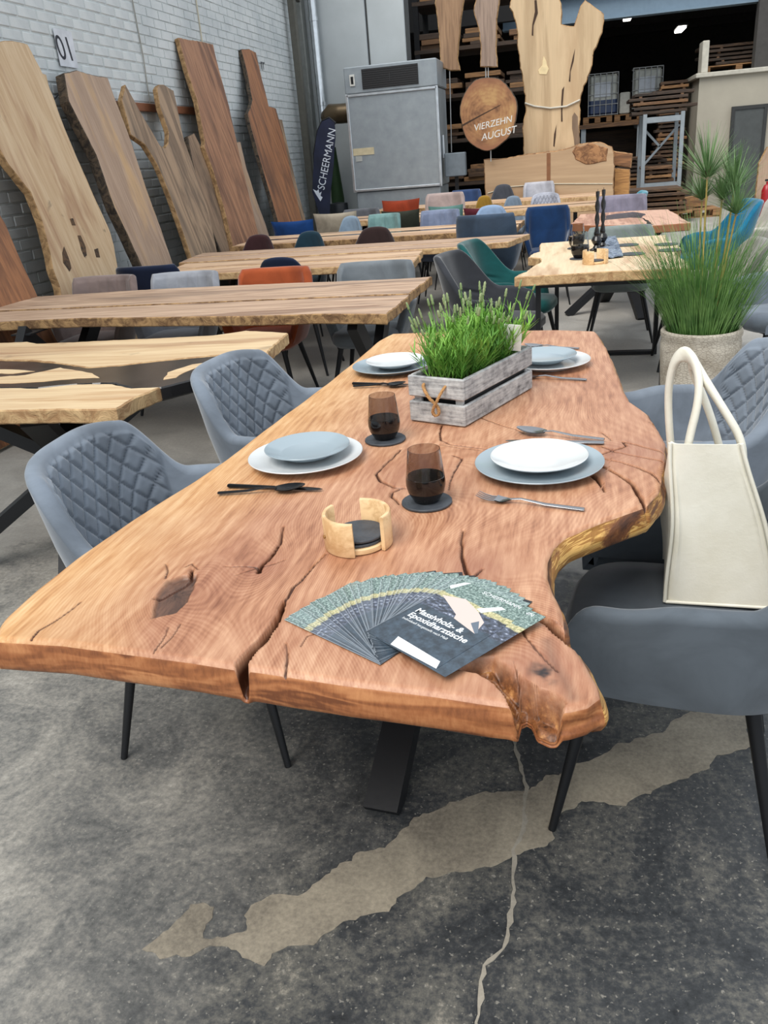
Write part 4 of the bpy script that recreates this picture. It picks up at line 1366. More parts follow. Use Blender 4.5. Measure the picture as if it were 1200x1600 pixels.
# ------------------------------------------------------------------ crate of lavender
nt = NT('whitewashed_wood')
v = nt.obj((60, 60, 60)); f1 = nt.noise(nt.obj((14, 14, 130)), 1.0, 4, .6)
f2 = nt.noise(nt.obj((30, 30, 30)), 1.0, 5, .7)
f = nt.math('ADD', nt.math('MULTIPLY', f1, .5), nt.math('MULTIPLY', f2, .5))
wash = nt.ramp(f, [(.34, hexc(90, 90, 90)), (.46, hexc(152, 152, 152)), (.6, hexc(192, 192, 190))])
nt.bump(f1, .35, .003)
wash = nt.out(wash, .8)
c0, c1, c2_ = [(-0.428, 2.088), (-0.271, 2.022), (-0.184, 2.25)]
ax = Vector((c1[0] - c0[0], c1[1] - c0[1])); CWd = ax.length
ang = math.atan2(ax.y, ax.x)
CL = .40
crate = thing('planter_crate', 'grey washed wooden crate with rope handle, full of lavender', 'crate', (c0[0], c0[1], T0), ang)
th = .011
for zc in (.029, .098):
    hgt = .056
    m = MB(); m.bbox((CWd / 2, th / 2, zc), (CWd, th, hgt), .003); m.build('slat', wash, crate)
    m = MB(); m.bbox((CWd / 2, CL - th / 2, zc), (CWd, th, hgt), .003); m.build('slat', wash, crate)
    for x in (th / 2, CWd - th / 2):
        m = MB(); m.bbox((x, CL / 2, zc), (th, CL - 2 * th, hgt), .003); m.build('slat', wash, crate)
for x in (th + .011, CWd - th - .011):
    for y in (th + .006, CL - th - .006):
        m = MB(); m.bbox((x, y, .062), (.022, .012, .12), .002); m.build('corner_post', wash, crate)
m = MB(); m.bbox((CWd / 2, CL / 2, .006), (CWd - 2 * th, CL - 2 * th, .008), .002); m.build('bottom_board', wash, crate)
rope = plain('jute_rope', (176, 132, 84), .9, var=.25, scale=80, bump=.5, bscale=300)
m = MB()
pts = [(CWd * .30, .004, .108), (CWd * .31, -.010, .104), (CWd * .42, -.014, .075), (CWd * .52, -.014, .063), (CWd * .60, -.016, .052), (CWd * .62, -.018, .036), (CWd * .56, -.020, .028), (CWd * .51, -.022, .038), (CWd * .55, -.026, .054), (CWd * .62, -.024, .075), (CWd * .68, -.012, .100), (CWd * .68, .004, .106)]
sp = [Vector(p) for p in smoothed(pts, 2)]
for ph in (0, 2.09, 4.19):
    m.tube([p + Vector((math.cos(ph + i * 1.1) * .0022, math.sin(ph + i * 1.1) * .0022, math.cos(ph + i * 1.1) * .001)) for i, p in enumerate(sp)], .0028, 6)
m.build('rope_handle', rope, crate, smooth=60)
bag_b = NT('black_liner').out(hexc(20, 20, 22), .5)
m = MB(); m.box((CWd / 2, CL / 2, .055), (CWd - 2 * th - .008, CL - 2 * th - .03, .085)); m.build('liner', bag_b, crate)
soil = barkmat('soil', (40, 30, 22), (84, 62, 44), 60)
m = MB(); m.box((CWd / 2, CL / 2, .1), (CWd - 2 * th - .02, CL - 2 * th - .05, .012)); m.build('soil', soil, crate)


def leaf_mat(name, a, b, tr=.3):
    nt = NT(name)
    oi = nt.n('TexCoord')
    f = nt.noise(nt.obj((9, 9, 9)), 1.0, 3, .6)
    m = nt.out(nt.ramp(f, [(.35, hexc(*a)), (.65, hexc(*b))]), .55)
    nt.b.inputs['Subsurface Weight'].default_value = 0.0
    nt.b.inputs['Transmission Weight'].default_value = 0.0
    return m


lav_leaf = leaf_mat('lavender_leaf', (84, 138, 48), (148, 196, 84))
lav_bud = leaf_mat('lavender_bud', (112, 134, 84), (150, 160, 116))


def blade(m, p, d, L, wd, bend, n=5, rnd=random, mi=0):
    """thin tapered ribbon, folded along its middle, bending outwards"""
    p = Vector(p); d = Vector(d).normalized()
    side = d.cross(Vector((0, 0, 1)))
    if side.length < 1e-3: side = Vector((1, 0, 0))
    side.normalize()
    out = Vector((d.x, d.y, 0))
    if out.length > 1e-4: out.normalize()
    vs = []; q = p.copy()
    for i in range(n + 1):
        t = i / n
        w_ = wd * (1 - t ** 2.2) + .0003
        nrm = d.cross(side)
        vs += [q - side * w_, q + nrm * w_ * .5, q + side * w_]
        dd = (d + (out - Vector((0, 0, 1)) * .9) * bend * t).normalized()
        q = q + dd * (L / n); d = dd
    fs = []
    for i in range(n):
        a = i * 3
        fs += [(a, a + 1, a + 4, a + 3), (a + 1, a + 2, a + 5, a + 4)]
    m.add(vs, fs, mi)
    return q


rnd = random.Random(21)
m = MB()
stems = MB()
for k in range(330):
    x = rnd.uniform(.03, CWd - .03); y = rnd.uniform(.04, CL - .04)
    cx_, cy_ = (x - CWd / 2) / (CWd / 2), (y - CL / 2) / (CL / 2)
    lean_ = Vector((cx_ * .55 + rnd.gauss(0, .22), cy_ * .22 + rnd.gauss(0, .2), 1))
    h_ = rnd.uniform(.06, .145)
    top_ = Vector((x, y, .10)) + lean_.normalized() * h_
    stems.tube([(x, y, .10), tuple(Vector((x, y, .10)).lerp(top_, .55) + Vector((0, 0, .008))), tuple(top_)], [.0013, .0011, .0008], 4)
    for q in range(13):
        f_ = rnd.uniform(.1, 1.0)
        p = Vector((x, y, .10)).lerp(top_, f_)
        a = rnd.uniform(0, 2 * PI)
        d = lean_.normalized() * rnd.uniform(.6, 1.3) + Vector((math.cos(a), math.sin(a), .25)) * .75
        blade(m, p, d, rnd.uniform(.024, .048), rnd.uniform(.0012, .0021), rnd.uniform(-.1, .25), 3)
for k in range(60):   # tall flower stalks
    x = rnd.uniform(.03, CWd - .03); y = rnd.uniform(.04, CL - .04)
    cx_, cy_ = (x - CWd / 2) / (CWd / 2), (y - CL / 2) / (CL / 2)
    d = Vector((cx_ * .5 + rnd.gauss(0, .1), cy_ * .2 + rnd.gauss(0, .1), 1)).normalized()
    h_ = rnd.uniform(.13, .21)
    b0 = Vector((x, y, .1)); e = b0 + d * h_
    stems.tube([b0, b0.lerp(e, .5) + Vector((0, 0, .006)), e], [.0014, .0012, .0009], 4)
    rr_ = rnd.uniform(.0035, .0052); L_ = rnd.uniform(.018, .03)
    pts = [e + d * L_ * i / 6 for i in range(7)]
    stems.tube(pts, [rr_ * v_ for v_ in (.5, 1, .75, 1.0, .7, .8, .2)], 6, 1)
m.build('lavender_leaves', lav_leaf, crate, smooth=80, kind='stuff')
stems.build('lavender_stalks', [lav_leaf, lav_bud], crate, smooth=80, kind='stuff')
m = MB(); m.box((0, 0, 0), (.05, .003, .075))
tg = m.build('plant_tag', plain('white_plastic', (226, 224, 218), .4), crate)
tg.location = (CWd * .93, CL * .75, .17); tg.rotation_euler = (.15, .1, .3)

# ------------------------------------------------------------------ fan of brochures
def cover_material():
    nt = NT('printed_cover')
    c = nt.n('TexCoord')
    sep = nt.n('SeparateXYZ'); nt.set(sep.inputs[0], c.outputs['Object'])
    x, y = sep.outputs[0], sep.outputs[1]
    nz = nt.noise(nt.obj((70, 70, 1)), 1.0, 4, .65)
    fine = nt.noise(nt.obj((240, 240, 1)), 1.0, 3, .6)
    trees = nt.ramp(fine, [(.35, hexc(52, 70, 66)), (.52, hexc(108, 130, 122)), (.68, hexc(176, 192, 184))])
    hedge = nt.ramp(fine, [(.35, hexc(120, 120, 70)), (.6, hexc(206, 196, 150))])
    deck = nt.ramp(nt.noise(nt.obj((90, 160, 1)), 1.0, 3, .6), [(.42, hexc(34, 38, 48)), (.6, hexc(88, 96, 116)), (.7, hexc(190, 196, 210))])
    low = nt.ramp(nz, [(.35, hexc(30, 40, 50)), (.65, hexc(58, 74, 88))])
    yy = nt.math('ADD', y, nt.math('MULTIPLY', nt.math('SUBTRACT', nz, .5), .012))
    step = lambda t: nt.math('MULTIPLY', nt.math('SUBTRACT', yy, t - .0015), 330.0, True)
    col = nt.mix(step(.112), low, deck)
    col = nt.mix(step(.149), col, hedge)
    col = nt.mix(step(.163), col, trees)
    oi = nt.n('ObjectInfo')
    col = nt.mix(nt.math('MULTIPLY', oi.outputs['Random'], .14), col, hexc(190, 200, 210))
    edge = nt.math('MULTIPLY', nt.math('SUBTRACT', .0022, x), 900.0, True)
    col = nt.mix(nt.math('MULTIPLY', edge, .22), col, hexc(205, 212, 220))
    inner = nt.math('MULTIPLY', nt.math('MULTIPLY', nt.math('SUBTRACT', .0060, x), 300.0, True), nt.math('SUBTRACT', 1.0, edge))  # dark shading painted just inside each card's left edge
    col = nt.mix(nt.math('MULTIPLY', inner, .4), col, hexc(20, 24, 28))
    return nt.out(col, .22)


cover = cover_material()
white_print = NT('white_print').out(hexc(226, 228, 230), .3)
BWd, BHt = .148, .210
mb_ = MB(); mb_.box((BWd / 2, BHt / 2, .0002), (BWd, BHt, .0004))
proto_me = None
NB = 28
rnd = random.Random(5)
brochures = []
for i in range(NB):
    u = i / (NB - 1)
    th_ = R(58.5 + (-36.9 - 58.5) * u + rnd.uniform(-1.5, 1.5))
    if i == NB - 2: th_ = R(-37.5)
    bl = Vector((-.262 + (-.296 + .262) * u, .944 + (1.012 - .944) * u)) + Vector((rnd.uniform(-.0015, .0015), rnd.uniform(-.0015, .0015)))
    if i == NB - 2: bl += Vector((.014, -.011))
    if i == 0:
        o = mb_.build('brochure', cover)
        proto_me = o.data
    else:
        o = bpy.data.objects.new('brochure', proto_me); COL.objects.link(o)
    o.location = (bl.x, bl.y, T0 + .0006 + .00042 * i); o.rotation_euler = (0, 0, th_)
    lab = 'glossy brochure in the middle of the fan on the live-edge table'
    if i == 0: lab = 'lowest glossy brochure at the left end of the fan'
    if i == NB - 1: lab = 'topmost glossy brochure of the fan, its white title in view'
    if i == NB - 2: lab = 'second glossy brochure of the fan, just under the topmost'
    tag(o, lab, 'brochure', 'fan of brochures')
    brochures.append(o)
back_print = NT('black_back_page').out(hexc(24, 24, 27), .3)
for k, u in enumerate((.40, .52, .58, .93)):
    th_ = R(58.5 - 95.4 * u)
    m = MB(); m.box((BWd / 2, BHt / 2, .0002), (BWd, BHt, .0004))
    o = m.build('brochure', back_print)
    d_ = Vector((-math.sin(th_), math.cos(th_))) * (.012 + .004 * (k % 2))
    o.location = (-.262 - .034 * u + d_.x, .944 + .068 * u + d_.y, T0 + .00005 + .0001 * k); o.rotation_euler = (0, 0, th_ + .05)
    tag(o, 'brochure with black back page peeking out under the fan', 'brochure', 'fan of brochures')
for o, full in ((brochures[-1], True), (brochures[-2], False)):
    z = .00045
    def flat(nm, poly, mt, zz=z):
        m = MB(); m.prism(poly, zz - .0001, zz + .0001); return m.build(nm, mt, o)
    if full:
        tabletop_print = NT('printed_table').out(hexc(206, 190, 182), .22)
        flat('printed_picture', [(.012, .152), (.05, .166), (.09, .150), (.118, .132), (.128, .100), (.075, .112), (.07, .122)], tabletop_print)
        flat('printed_post', [(.0, .182), (.012, .205), (.022, .21), (.008, .175)], white_print, z + .0001)
        flat('printed_post', [(.082, .155), (.108, .183), (.118, .181), (.096, .150)], white_print, z + .0001)
        flat('printed_post', [(.104, .118), (.128, .100), (.131, .104), (.110, .130)], plain('printed_grey', (96, 108, 122), .25), z + .0001)
        flat('printed_floor', [(.055, .0), (.148, .0), (.140, .016), (.048, .022)], white_print)
        text_mesh('title', 'Massivholz- &', .0175, white_print, o, (.014, .088, z + .0002), (0, 0, 0), .00005, bold=.0004)
        text_mesh('title', 'Epoxidharztische', .0175, white_print, o, (.014, .072, z + .0002), (0, 0, 0), .00005, bold=.0004)
        text_mesh('subtitle', 'Individuell hergestellt nach Maß', .0074, white_print, o, (.014, .061, z + .0002), (0, 0, 0), .00005)
    text_mesh('lettering', 'SCHEERMANN', .0118, white_print, o, (.056, .196, z + .0002), (0, 0, 0), .00005)

# ------------------------------------------------------------------ cream handbag on the chair
leather = NT('cream_leather')
f = leather.noise(leather.obj(), 9, 4, .6)
leather.bump(leather.math('ADD', leather.math('MULTIPLY', f, 1.0), leather.math('MULTIPLY', leather.noise(leather.obj(), 240, 2), .12)), .22, .01)
leather = leather.out(leather.ramp(f, [(.35, hexc(222, 217, 200)), (.65, hexc(232, 228, 214))]), .42)
BGX, BGY, BGZ = .328, 1.735, .492
bag = thing('handbag', 'cream leather tote bag with two handles standing on the front right grey armchair', 'bag', (BGX, BGY, BGZ), R(-3))
BH = .36


def bag_section(t):
    """half width across (x), half depth (y) and y-shift at height fraction t"""
    hw = .120 - .052 * t ** .9
    hd = .105 - .012 * t
    return hw, hd


SKEW = -.060


def top_z(t, y, hd):
    """the far end of the bag slouches"""
    return .002 + BH * t * (1 - .36 * t * sstep(-hd * .9, hd, y))


rows = []
for i in range(25):
    t = i / 24
    hw, hd = bag_section(t)
    row = []
    N = 72
    for k in range(N + 1):
        a = 2 * PI * k / N
        c, s_ = math.cos(a), math.sin(a)
        e = .22
        x = math.copysign(abs(c) ** e, c) * hw; y = math.copysign(abs(s_) ** e, s_) * hd
        soft = math.sin(PI * t)
        if abs(y) > hd * .98 and abs(x) < hw * .95:  # end gussets cave in a little
            y -= math.copysign(.012 * soft * (1 - (x / hw) ** 2), y)
        if abs(x) > hw * .98: x += math.copysign(.012 * soft * (1 - (y / hd) ** 2), x)
        x += .004 * math.sin(7 * t + 2 * y / hd)
        row.append((x + SKEW * t, y, top_z(t, y, hd)))
    rows.append(row)
m = MB(); m.grid(rows, flip=True)
inn = [[(x * .965, y * .965, z) for x, y, z in r_] for r_ in rows]
m.grid(inn[2:])
m.grid([rows[-1], inn[-1]])
m.add(rows[0][:-1], [tuple(range(72))])
body = m.build('body', leather, bag, smooth=50)
sol = []
for sx in (-1, 1):
    for sy in (-1, 1):
        pts = []
        for i in range(25):
            t = i / 24; hw, hd = bag_section(t)
            pts.append((sx * hw * .985 + SKEW * t + .004 * math.sin(7 * t + sy * 2), sy * hd * .985, .002 + top_z(t, sy * hd, hd)))
        m = MB(); m.tube(pts, .0042, 8); m.build('piping', leather, bag, smooth=60)
hw, hd = bag_section(0)
m = MB(); m.tube([(-hw, -hd * .985, .004), (hw, -hd * .985, .004)], .004, 8); m.build('piping', leather, bag, smooth=60)


def strap(pts, wd, th_, name='handle'):
    pts = [Vector(p) for p in smoothed([(*p,) for p in [(a, b) for a, b in []]], 1)] if False else [Vector(p) for p in pts]
    # quadratic smoothing in 3-D
    for _ in range(3):
        q = [pts[0]]
        for a, b in zip(pts, pts[1:]): q += [a.lerp(b, .25), a.lerp(b, .75)]
        pts = q + [pts[-1]]
    P = []
    n = len(pts)
    for i, p in enumerate(pts):
        t = (pts[min(i + 1, n - 1)] - pts[max(i - 1, 0)]).normalized()
        w_ = Vector((1, 0, 0)); w_ = (w_ - t * w_.dot(t)).normalized()
        b_ = t.cross(w_)
        P.append([p + w_ * (math.cos(a) * th_) + b_ * (math.copysign(abs(math.sin(a)) ** .6, math.sin(a)) * wd) for a in (2 * PI * k / 12 for k in range(13))])
    m = MB(); m.grid(P)
    m.add(P[0][:-1], [tuple(range(12))]); m.add(P[-1][:-1], [tuple(reversed(range(12)))])
    return m.build(name, leather, bag, smooth=60)


tw, td = bag_section(1)
# the left handle stands up, the right one leans over to it
xl, xr = SKEW - tw, SKEW + tw
zf, zr = top_z(1, -.065, td), top_z(1, .055, td)
strap([(xl + .032, -.062, zf - .06), (xl + .034, -.062, zf), (xl + .050, -.058, zf + .09), (xl + .044, -.035, zf + .150), (xl + .020, .0, zf + .172), (xl + .000, .03, zf + .140), (xl - .006, .048, zf + .06), (xl + .016, .052, zr), (xl + .022, .052, zr - .04)], .0155, .008)
strap([(xr + .006, -.065, zf - .07), (xr + .002, -.065, zf), (xr - .040, -.060, zf + .068), (xr - .082, -.035, zf + .128), (xr - .102, .0, zf + .155), (xr - .095, .035, zf + .12), (xr - .05, .052, zf + .02), (xr - .01, .055, zr), (xr - .006, .055, zr - .04)], .0155, .008)
m = MB(); m.bbox((xr + .011, -.065, zf - .065), (.006, .036, .055), .002); m.build('handle_tab', leather, bag)

# ------------------------------------------------------------------ potted grass
stone_pot = NT('crackled_pot')
v = stone_pot.obj((1, 1, 2.2))
vor = stone_pot.n('TexVoronoi'); vor.feature = 'DISTANCE_TO_EDGE'; stone_pot.set(vor.inputs['Vector'], v); vor.inputs['Scale'].default_value = 46
edge_ = stone_pot.ramp(vor.outputs['Distance'], [(.0, (0, 0, 0)), (.12, (1, 1, 1))])
f = stone_pot.noise(stone_pot.obj(), 7, 5, .65)
colr = stone_pot.ramp(f, [(.35, hexc(150, 140, 124)), (.6, hexc(186, 178, 164))])
colr = stone_pot.mix(edge_, stone_pot.mix(.5, colr, hexc(92, 82, 70)), colr)
stone_pot.bump(edge_, .35, .003)
stone_pot = stone_pot.out(colr, .8)
pot = thing('potted_grass', 'tall artificial grass with feathery heads in a crackled beige stone pot', 'plant', (.63, 4.40, 0))
MB().lathe([(.15, 0), (.165, .01), (.185, .22), (.195, .40), (.195, .445), (.19, .47), (.197, .485), (.197, .505), (.188, .515), (.176, .512), (.172, .49), (.17, .44), (0, .44)], 56).build('pot', stone_pot, pot, smooth=40)
dark_lin = NT('dark_pot_inside').out(hexc(34, 32, 30), .8)
MB().lathe([(.169, .442), (.169, .447), (0, .452)], 30).build('soil', dark_lin, pot)
grass_m = leaf_mat('grass_blade', (58, 104, 42), (120, 160, 84))
stalk_m = leaf_mat('yellow_stalk', (150, 128, 60), (186, 166, 98))
husk = plain('beige_husk', (190, 176, 150), .7)
head_m = leaf_mat('umbel_blade', (70, 106, 56), (132, 164, 108))
core_m = plain('umbel_core', (74, 50, 40), .8)
rnd = random.Random(31)
m = MB()
for k in range(1150):
    r_ = .145 * math.sqrt(rnd.random()); a = rnd.uniform(0, 2 * PI)
    p = (r_ * math.cos(a), r_ * math.sin(a), .445)
    spread = rnd.gauss(0, .09)
    d = (math.cos(a) * (r_ * 2.2 + abs(spread)) + rnd.gauss(0, .08), math.sin(a) * (r_ * 2.2 + abs(spread)) + rnd.gauss(0, .08), 1)
    L_ = rnd.choice((rnd.uniform(.25, .45), rnd.uniform(.35, .62), rnd.uniform(.45, .72)))
    blade(m, p, d, L_, rnd.uniform(.0013, .0026), rnd.uniform(.0, .30) ** 1.2, 6)
m.build('grass_blades', grass_m, pot, smooth=80, kind='stuff')
heads = [(0.598, 4.35, 1.221, 1.0), (0.739, 4.46, 1.15, 0.95), (0.602, 4.5, 1.117, 0.72), (0.73, 4.3, 1.056, 0.7), (0.678, 4.4, 1.118, 0.6)]
for i, (hx_, hy_, hz_, sc_) in enumerate(heads):
    q = Vector((hx_ - .63, hy_ - 4.40, hz_))
    b0 = Vector((q.x * .35, q.y * .4, .445))
    mid_ = b0.lerp(q, .5) + Vector((.01 * math.sin(i * 2), 0, 0))
    MB().tube([b0, mid_, q], [.006, .005, .004], 8).build('stalk', stalk_m, pot, smooth=60)
    hd_ = bpy.data.objects.new('flower_head', None)
    m = MB()
    for k in range(150):
        a = rnd.uniform(0, 2 * PI); el = rnd.uniform(.08, 1.15)
        d = Vector((math.cos(a) * math.sin(el), math.sin(a) * math.sin(el), math.cos(el)))
        blade(m, q, d, rnd.uniform(.15, .26) * sc_, .0016, rnd.uniform(-.02, .12), 4)
    hd_ = m.build('flower_head', head_m, pot, smooth=80)
    m = MB()
    for k in range(26):
        a = rnd.uniform(0, 2 * PI); el = rnd.uniform(.05, .7)
        d = Vector((math.cos(a) * math.sin(el), math.sin(a) * math.sin(el), math.cos(el)))
        blade(m, q, d, rnd.uniform(.04, .06) * sc_, .003, .0, 3)
    m.build('flower_core', core_m, hd_)
    for k in range(4):
        m = MB(); a = k * 1.57 + i
        blade(m, q - Vector((0, 0, .006)), (math.cos(a), math.sin(a), .55), .055 * sc_, .006, .35, 5)
        m.build('husk_leaf', husk, hd_)

# ------------------------------------------------------------------ slabs leaning against the left wall
LK = .25
s_light = wood('slab_ash', (204, 178, 144), (176, 142, 104), (150, 108, 78), axis=1, rough=.65, ring=3, spots=.7)
s_taupe = wood('slab_taupe', (176, 150, 128), (140, 114, 94), (196, 160, 116), axis=1, rough=.65, ring=3)
s_grey = wood('slab_greybrown', (160, 134, 108), (112, 92, 74), (84, 72, 62), axis=1, rough=.65, ring=4)
s_walnut = wood('slab_walnut', (166, 120, 88), (118, 80, 58), (82, 54, 42), axis=1, rough=.6, ring=5)
s_walnut2 = wood('slab_walnut_warm', (160, 108, 70), (112, 72, 48), (70, 46, 36), axis=1, rough=.6, ring=5)
s_bark = wood('slab_bark_side', (150, 124, 100), (88, 70, 56), (52, 42, 36), axis=1, rough=.8, ring=3)
bark_d = barkmat('dark_bark', (44, 38, 32), (92, 78, 62), 18)
bark_p = barkmat('pale_bark', (126, 96, 62), (178, 142, 98), 14)


def lean_slab(name, label, ol, X0, mt, eb, th_=.055, amp=.006):
    """outline in the slab's own plane: (Y, distance up the slope); stands on the floor at X0, leans on the wall"""
    y0 = sum(p[0] for p in ol) / len(ol)
    t = thing(name, label, 'wood slab', (X0, y0, 0), 0, 'raw slabs leaning on the brick wall')
    q = [(y - y0, s_) for y, s_ in ol]
    q = rough_line(rough_line(q, .12, amp, True, len(ol)), .04, amp * .4, True, 3)
    q = [(a, max(.02, b)) for a, b in q]
    m = MB(); m.prism(q, 0, th_, 0, 1, .006)
    # one piece: the sawn face and the bark edge
    o = m.build('slab_board', [mt, eb], t)
    c = math.sqrt(1 + LK * LK)
    A = Vector((0, 1, 0)); Bv = Vector((-LK / c, 0, 1 / c)); Nn = A.cross(Bv)
    o.matrix_local = Matrix((A, Bv, Nn)).transposed().to_4x4()
    o.location = -Nn * th_
    return t


dark_knot = barkmat('dark_knot', (52, 40, 32), (104, 78, 54), 20)
SL = [
 ('brown slab at the far left edge, lowest of the leaning slabs', [(3.855, 0.0), (4.105, 0.717), (4.628, 1.484), (4.967, 1.365), (4.988, 1.26), (4.971, 1.074), (4.966, 0.818), (4.95, 0.0)], -3.30, s_walnut2, bark_p, .05),
 ('widest pale slab with dark knots, leaning leftmost under the paper', [(4.877, 0.0), (5.127, 0.587), (5.236, 0.795), (5.261, 0.927), (5.316, 1.076), (5.379, 1.247), (5.394, 1.442), (5.289, 1.624), (5.236, 1.861), (5.228, 2.212), (5.369, 2.408), (5.961, 2.459), (6.141, 2.456), (6.164, 2.301), (6.181, 2.11), (6.166, 1.919), (6.159, 1.724), (6.165, 1.472), (6.173, 1.228), (6.179, 1.093), (6.154, 0.98), (6.065, 0.814), (5.981, 0.571), (5.784, 0.0)], -3.30, s_light, bark_p, .06),
 ('narrow pale board half hidden behind the widest pale slab', [(5.637, 0.0), (5.778, 0.613), (6.027, 1.698), (6.19, 2.31), (6.415, 2.281), (6.356, 2.074), (6.321, 1.885), (6.261, 0.526), (6.238, 0.0)], -3.42, s_light, bark_p, .04),
 ('taupe slab with dark bark on its left, under the 01 paper', [(6.525, 0.0), (6.444, 0.733), (6.419, 0.959), (6.39, 1.261), (6.443, 1.673), (6.402, 1.914), (6.376, 2.073), (6.471, 2.282), (6.685, 2.311), (6.91, 2.302), (7.138, 2.292), (7.118, 2.103), (7.121, 1.885), (7.061, 1.508), (7.013, 1.055), (6.985, 0.77), (6.909, 0.0)], -3.30, s_taupe, bark_d, .085),
 ('forked grey brown slab with two prongs', [(7.298, 0.0), (7.379, 0.772), (7.397, 0.943), (7.436, 1.284), (7.419, 1.568), (7.336, 1.741), (7.144, 1.832), (7.19, 1.965), (7.232, 2.107), (7.412, 2.252), (7.455, 2.127), (7.549, 1.901), (7.622, 1.74), (7.707, 1.716), (7.809, 1.756), (7.908, 1.866), (7.929, 2.084), (8.013, 2.253), (8.092, 2.297), (8.206, 2.303), (8.371, 2.254), (8.315, 2.098), (8.184, 1.797), (8.171, 1.444), (8.178, 1.238), (8.09, 0.98), (7.965, 0.7), (7.715, 0.0)], -3.30, s_grey, bark_p, .05),
 ('slim bark-edged offcut between the forked slab and the tallest slab', [(8.126, 0.0), (8.094, 0.698), (8.082, 0.957), (8.179, 1.34), (8.237, 1.598), (8.347, 1.829), (8.524, 1.855), (8.608, 1.641), (8.566, 1.321), (8.459, 0.948), (8.364, 0.692), (8.114, 0.0)], -3.32, s_bark, bark_d, .05),
 ('tallest reddish brown slab, square cut at the top', [(8.077, 0.0), (8.327, 0.727), (8.461, 1.109), (8.535, 1.479), (8.536, 1.72), (8.606, 1.776), (8.629, 1.851), (8.784, 2.167), (8.823, 2.477), (8.904, 2.78), (9.246, 2.797), (9.819, 2.809), (9.724, 2.542), (9.627, 2.14), (9.493, 1.796), (9.448, 1.693), (9.317, 1.294), (9.13, 0.742), (8.88, 0.0)], -3.27, s_walnut, bark_p, .05),
 ('thin pale board half behind the tallest reddish brown slab', [(9.051, 0.0), (9.301, 0.768), (9.738, 1.772), (9.939, 1.772), (9.832, 1.484), (9.799, 1.207), (9.794, 0.718), (9.787, 0.0)], -3.40, s_taupe, bark_p, .035),
 ('rearmost brown slab with a narrow stepped top', [(9.734, 0.0), (9.883, 0.801), (9.955, 1.189), (10.028, 1.615), (10.145, 2.079), (10.31, 2.156), (10.472, 2.25), (10.621, 2.542), (10.709, 2.837), (11.021, 2.866), (11.23, 2.848), (11.113, 2.514), (11.014, 2.196), (11.271, 2.181), (11.213, 1.871), (10.985, 1.335), (10.782, 0.776), (10.532, 0.0)], -3.27, s_walnut2, bark_d, .05),
 ('thin offcut behind the rearmost brown slab', [(10.489, 0.0), (10.739, 0.788), (11.645, 2.058), (11.783, 2.061), (11.63, 1.702), (11.438, 1.184), (11.328, 0.737), (11.147, 0.0)], -3.40, s_grey, bark_d, .03),
]
for lab, ol, X0, mt, eb, th_ in SL: lean_slab('raw_slab', lab, ol, X0, mt, eb, th_)
for kn in ([(5.401, 0.953), (5.443, 1.016), (5.498, 1.055), (5.493, 0.987), (5.472, 0.897), (5.425, 0.881)], [(5.701, 1.055), (5.719, 1.11), (5.76, 1.106), (5.757, 1.025), (5.728, 0.957), (5.681, 0.954)], [(5.703, 1.186), (5.714, 1.232), (5.757, 1.233), (5.751, 1.182)], [(5.836, 0.934), (5.854, 0.99), (5.913, 0.993), (5.887, 0.927)]):
    c = math.sqrt(1 + LK * LK); A = Vector((0, 1, 0)); Bv = Vector((-LK / c, 0, 1 / c)); Nn = A.cross(Bv)
    host = [o for o in bpy.data.objects if o.name == 'raw_slab.001'][0]
    m = MB(); m.prism(rough_line([(a - host.location.y, b) for a, b in kn], .04, .006, True, 3), -.001, .0025, 0, 0, .001)
    o = m.build('dark_knot', dark_knot, host)
    o.matrix_local = Matrix((A, Bv, Nn)).transposed().to_4x4()
m = MB(); m.bbox((WX + .03, (7.395 + 9.008) / 2, 2.032), (.04, 2.3, .07), .004)
tag(m.build('wall_batten', plain('brown_batten', (128, 80, 54), .6)), 'brown wooden batten on the brick wall behind the forked slab', 'batten')
ch = [(-3.93, 6.231, 1.973), (-3.93, 6.353, 2.021), (-3.9, 6.504, 2.114)]
m = MB(); m.tube(ch, .006, 6)
tag(m.build('chain', black_metal), 'thin chain sagging between the pale slab and the taupe slab', 'chain')

# ------------------------------------------------------------------ sheet-metal machine in the corner
MY = 12.2
ax0, _, az1 = (-3.075, 12.2, 2.574)
ax1 = -1.831
zh = 2.247
zp = 0.993
machine = thing('heating_cabinet', 'tall grey sheet-metal cabinet with a dark grille on top, in the rear corner', 'cabinet', ((ax0 + ax1) / 2, MY, 0))
mw = ax1 - ax0; mdp = .85
m = MB(); m.bbox((0, mdp / 2, (zp + zh) / 2), (mw, mdp, zh - zp - .02), .012); m.build('body', galv, machine)
m = MB(); m.bbox((0, mdp / 2, zp / 2), (mw - .03, mdp - .03, zp), .012); m.build('plinth', galv, machine)
m = MB(); m.bbox((0, mdp / 2, (zh + az1) / 2), (mw + .03, mdp + .03, az1 - zh), .012); m.build('head', galv, machine)
m = MB()
for x in (-mw / 2, mw / 2): m.bbox((x, -.006, (zp + zh) / 2), (.035, .025, zh - zp), .004)
for z in (zp + .02, zh - .02): m.bbox((0, -.006, z), (mw, .025, .03), .004)
m.build('corner_trim', shiny, machine)
m = MB(); m.box((-mw * .5 + mw * .50, -.02, (zh + az1) / 2), (mw * .62, .012, (az1 - zh) * .74)); gr = m.build('grille', NT('grille_black').out(hexc(22, 22, 23), .5), machine)
m = MB()
for k in range(9): m.box((0, -.028, zh + (az1 - zh) * (.18 + .08 * k)), (mw * .6, .006, .008))
m.box((0, -.032, (zh + az1) / 2), (.012, .006, (az1 - zh) * .35))
m.build('grille_bars', NT('grille_bars').out(hexc(40, 40, 42), .5), gr)
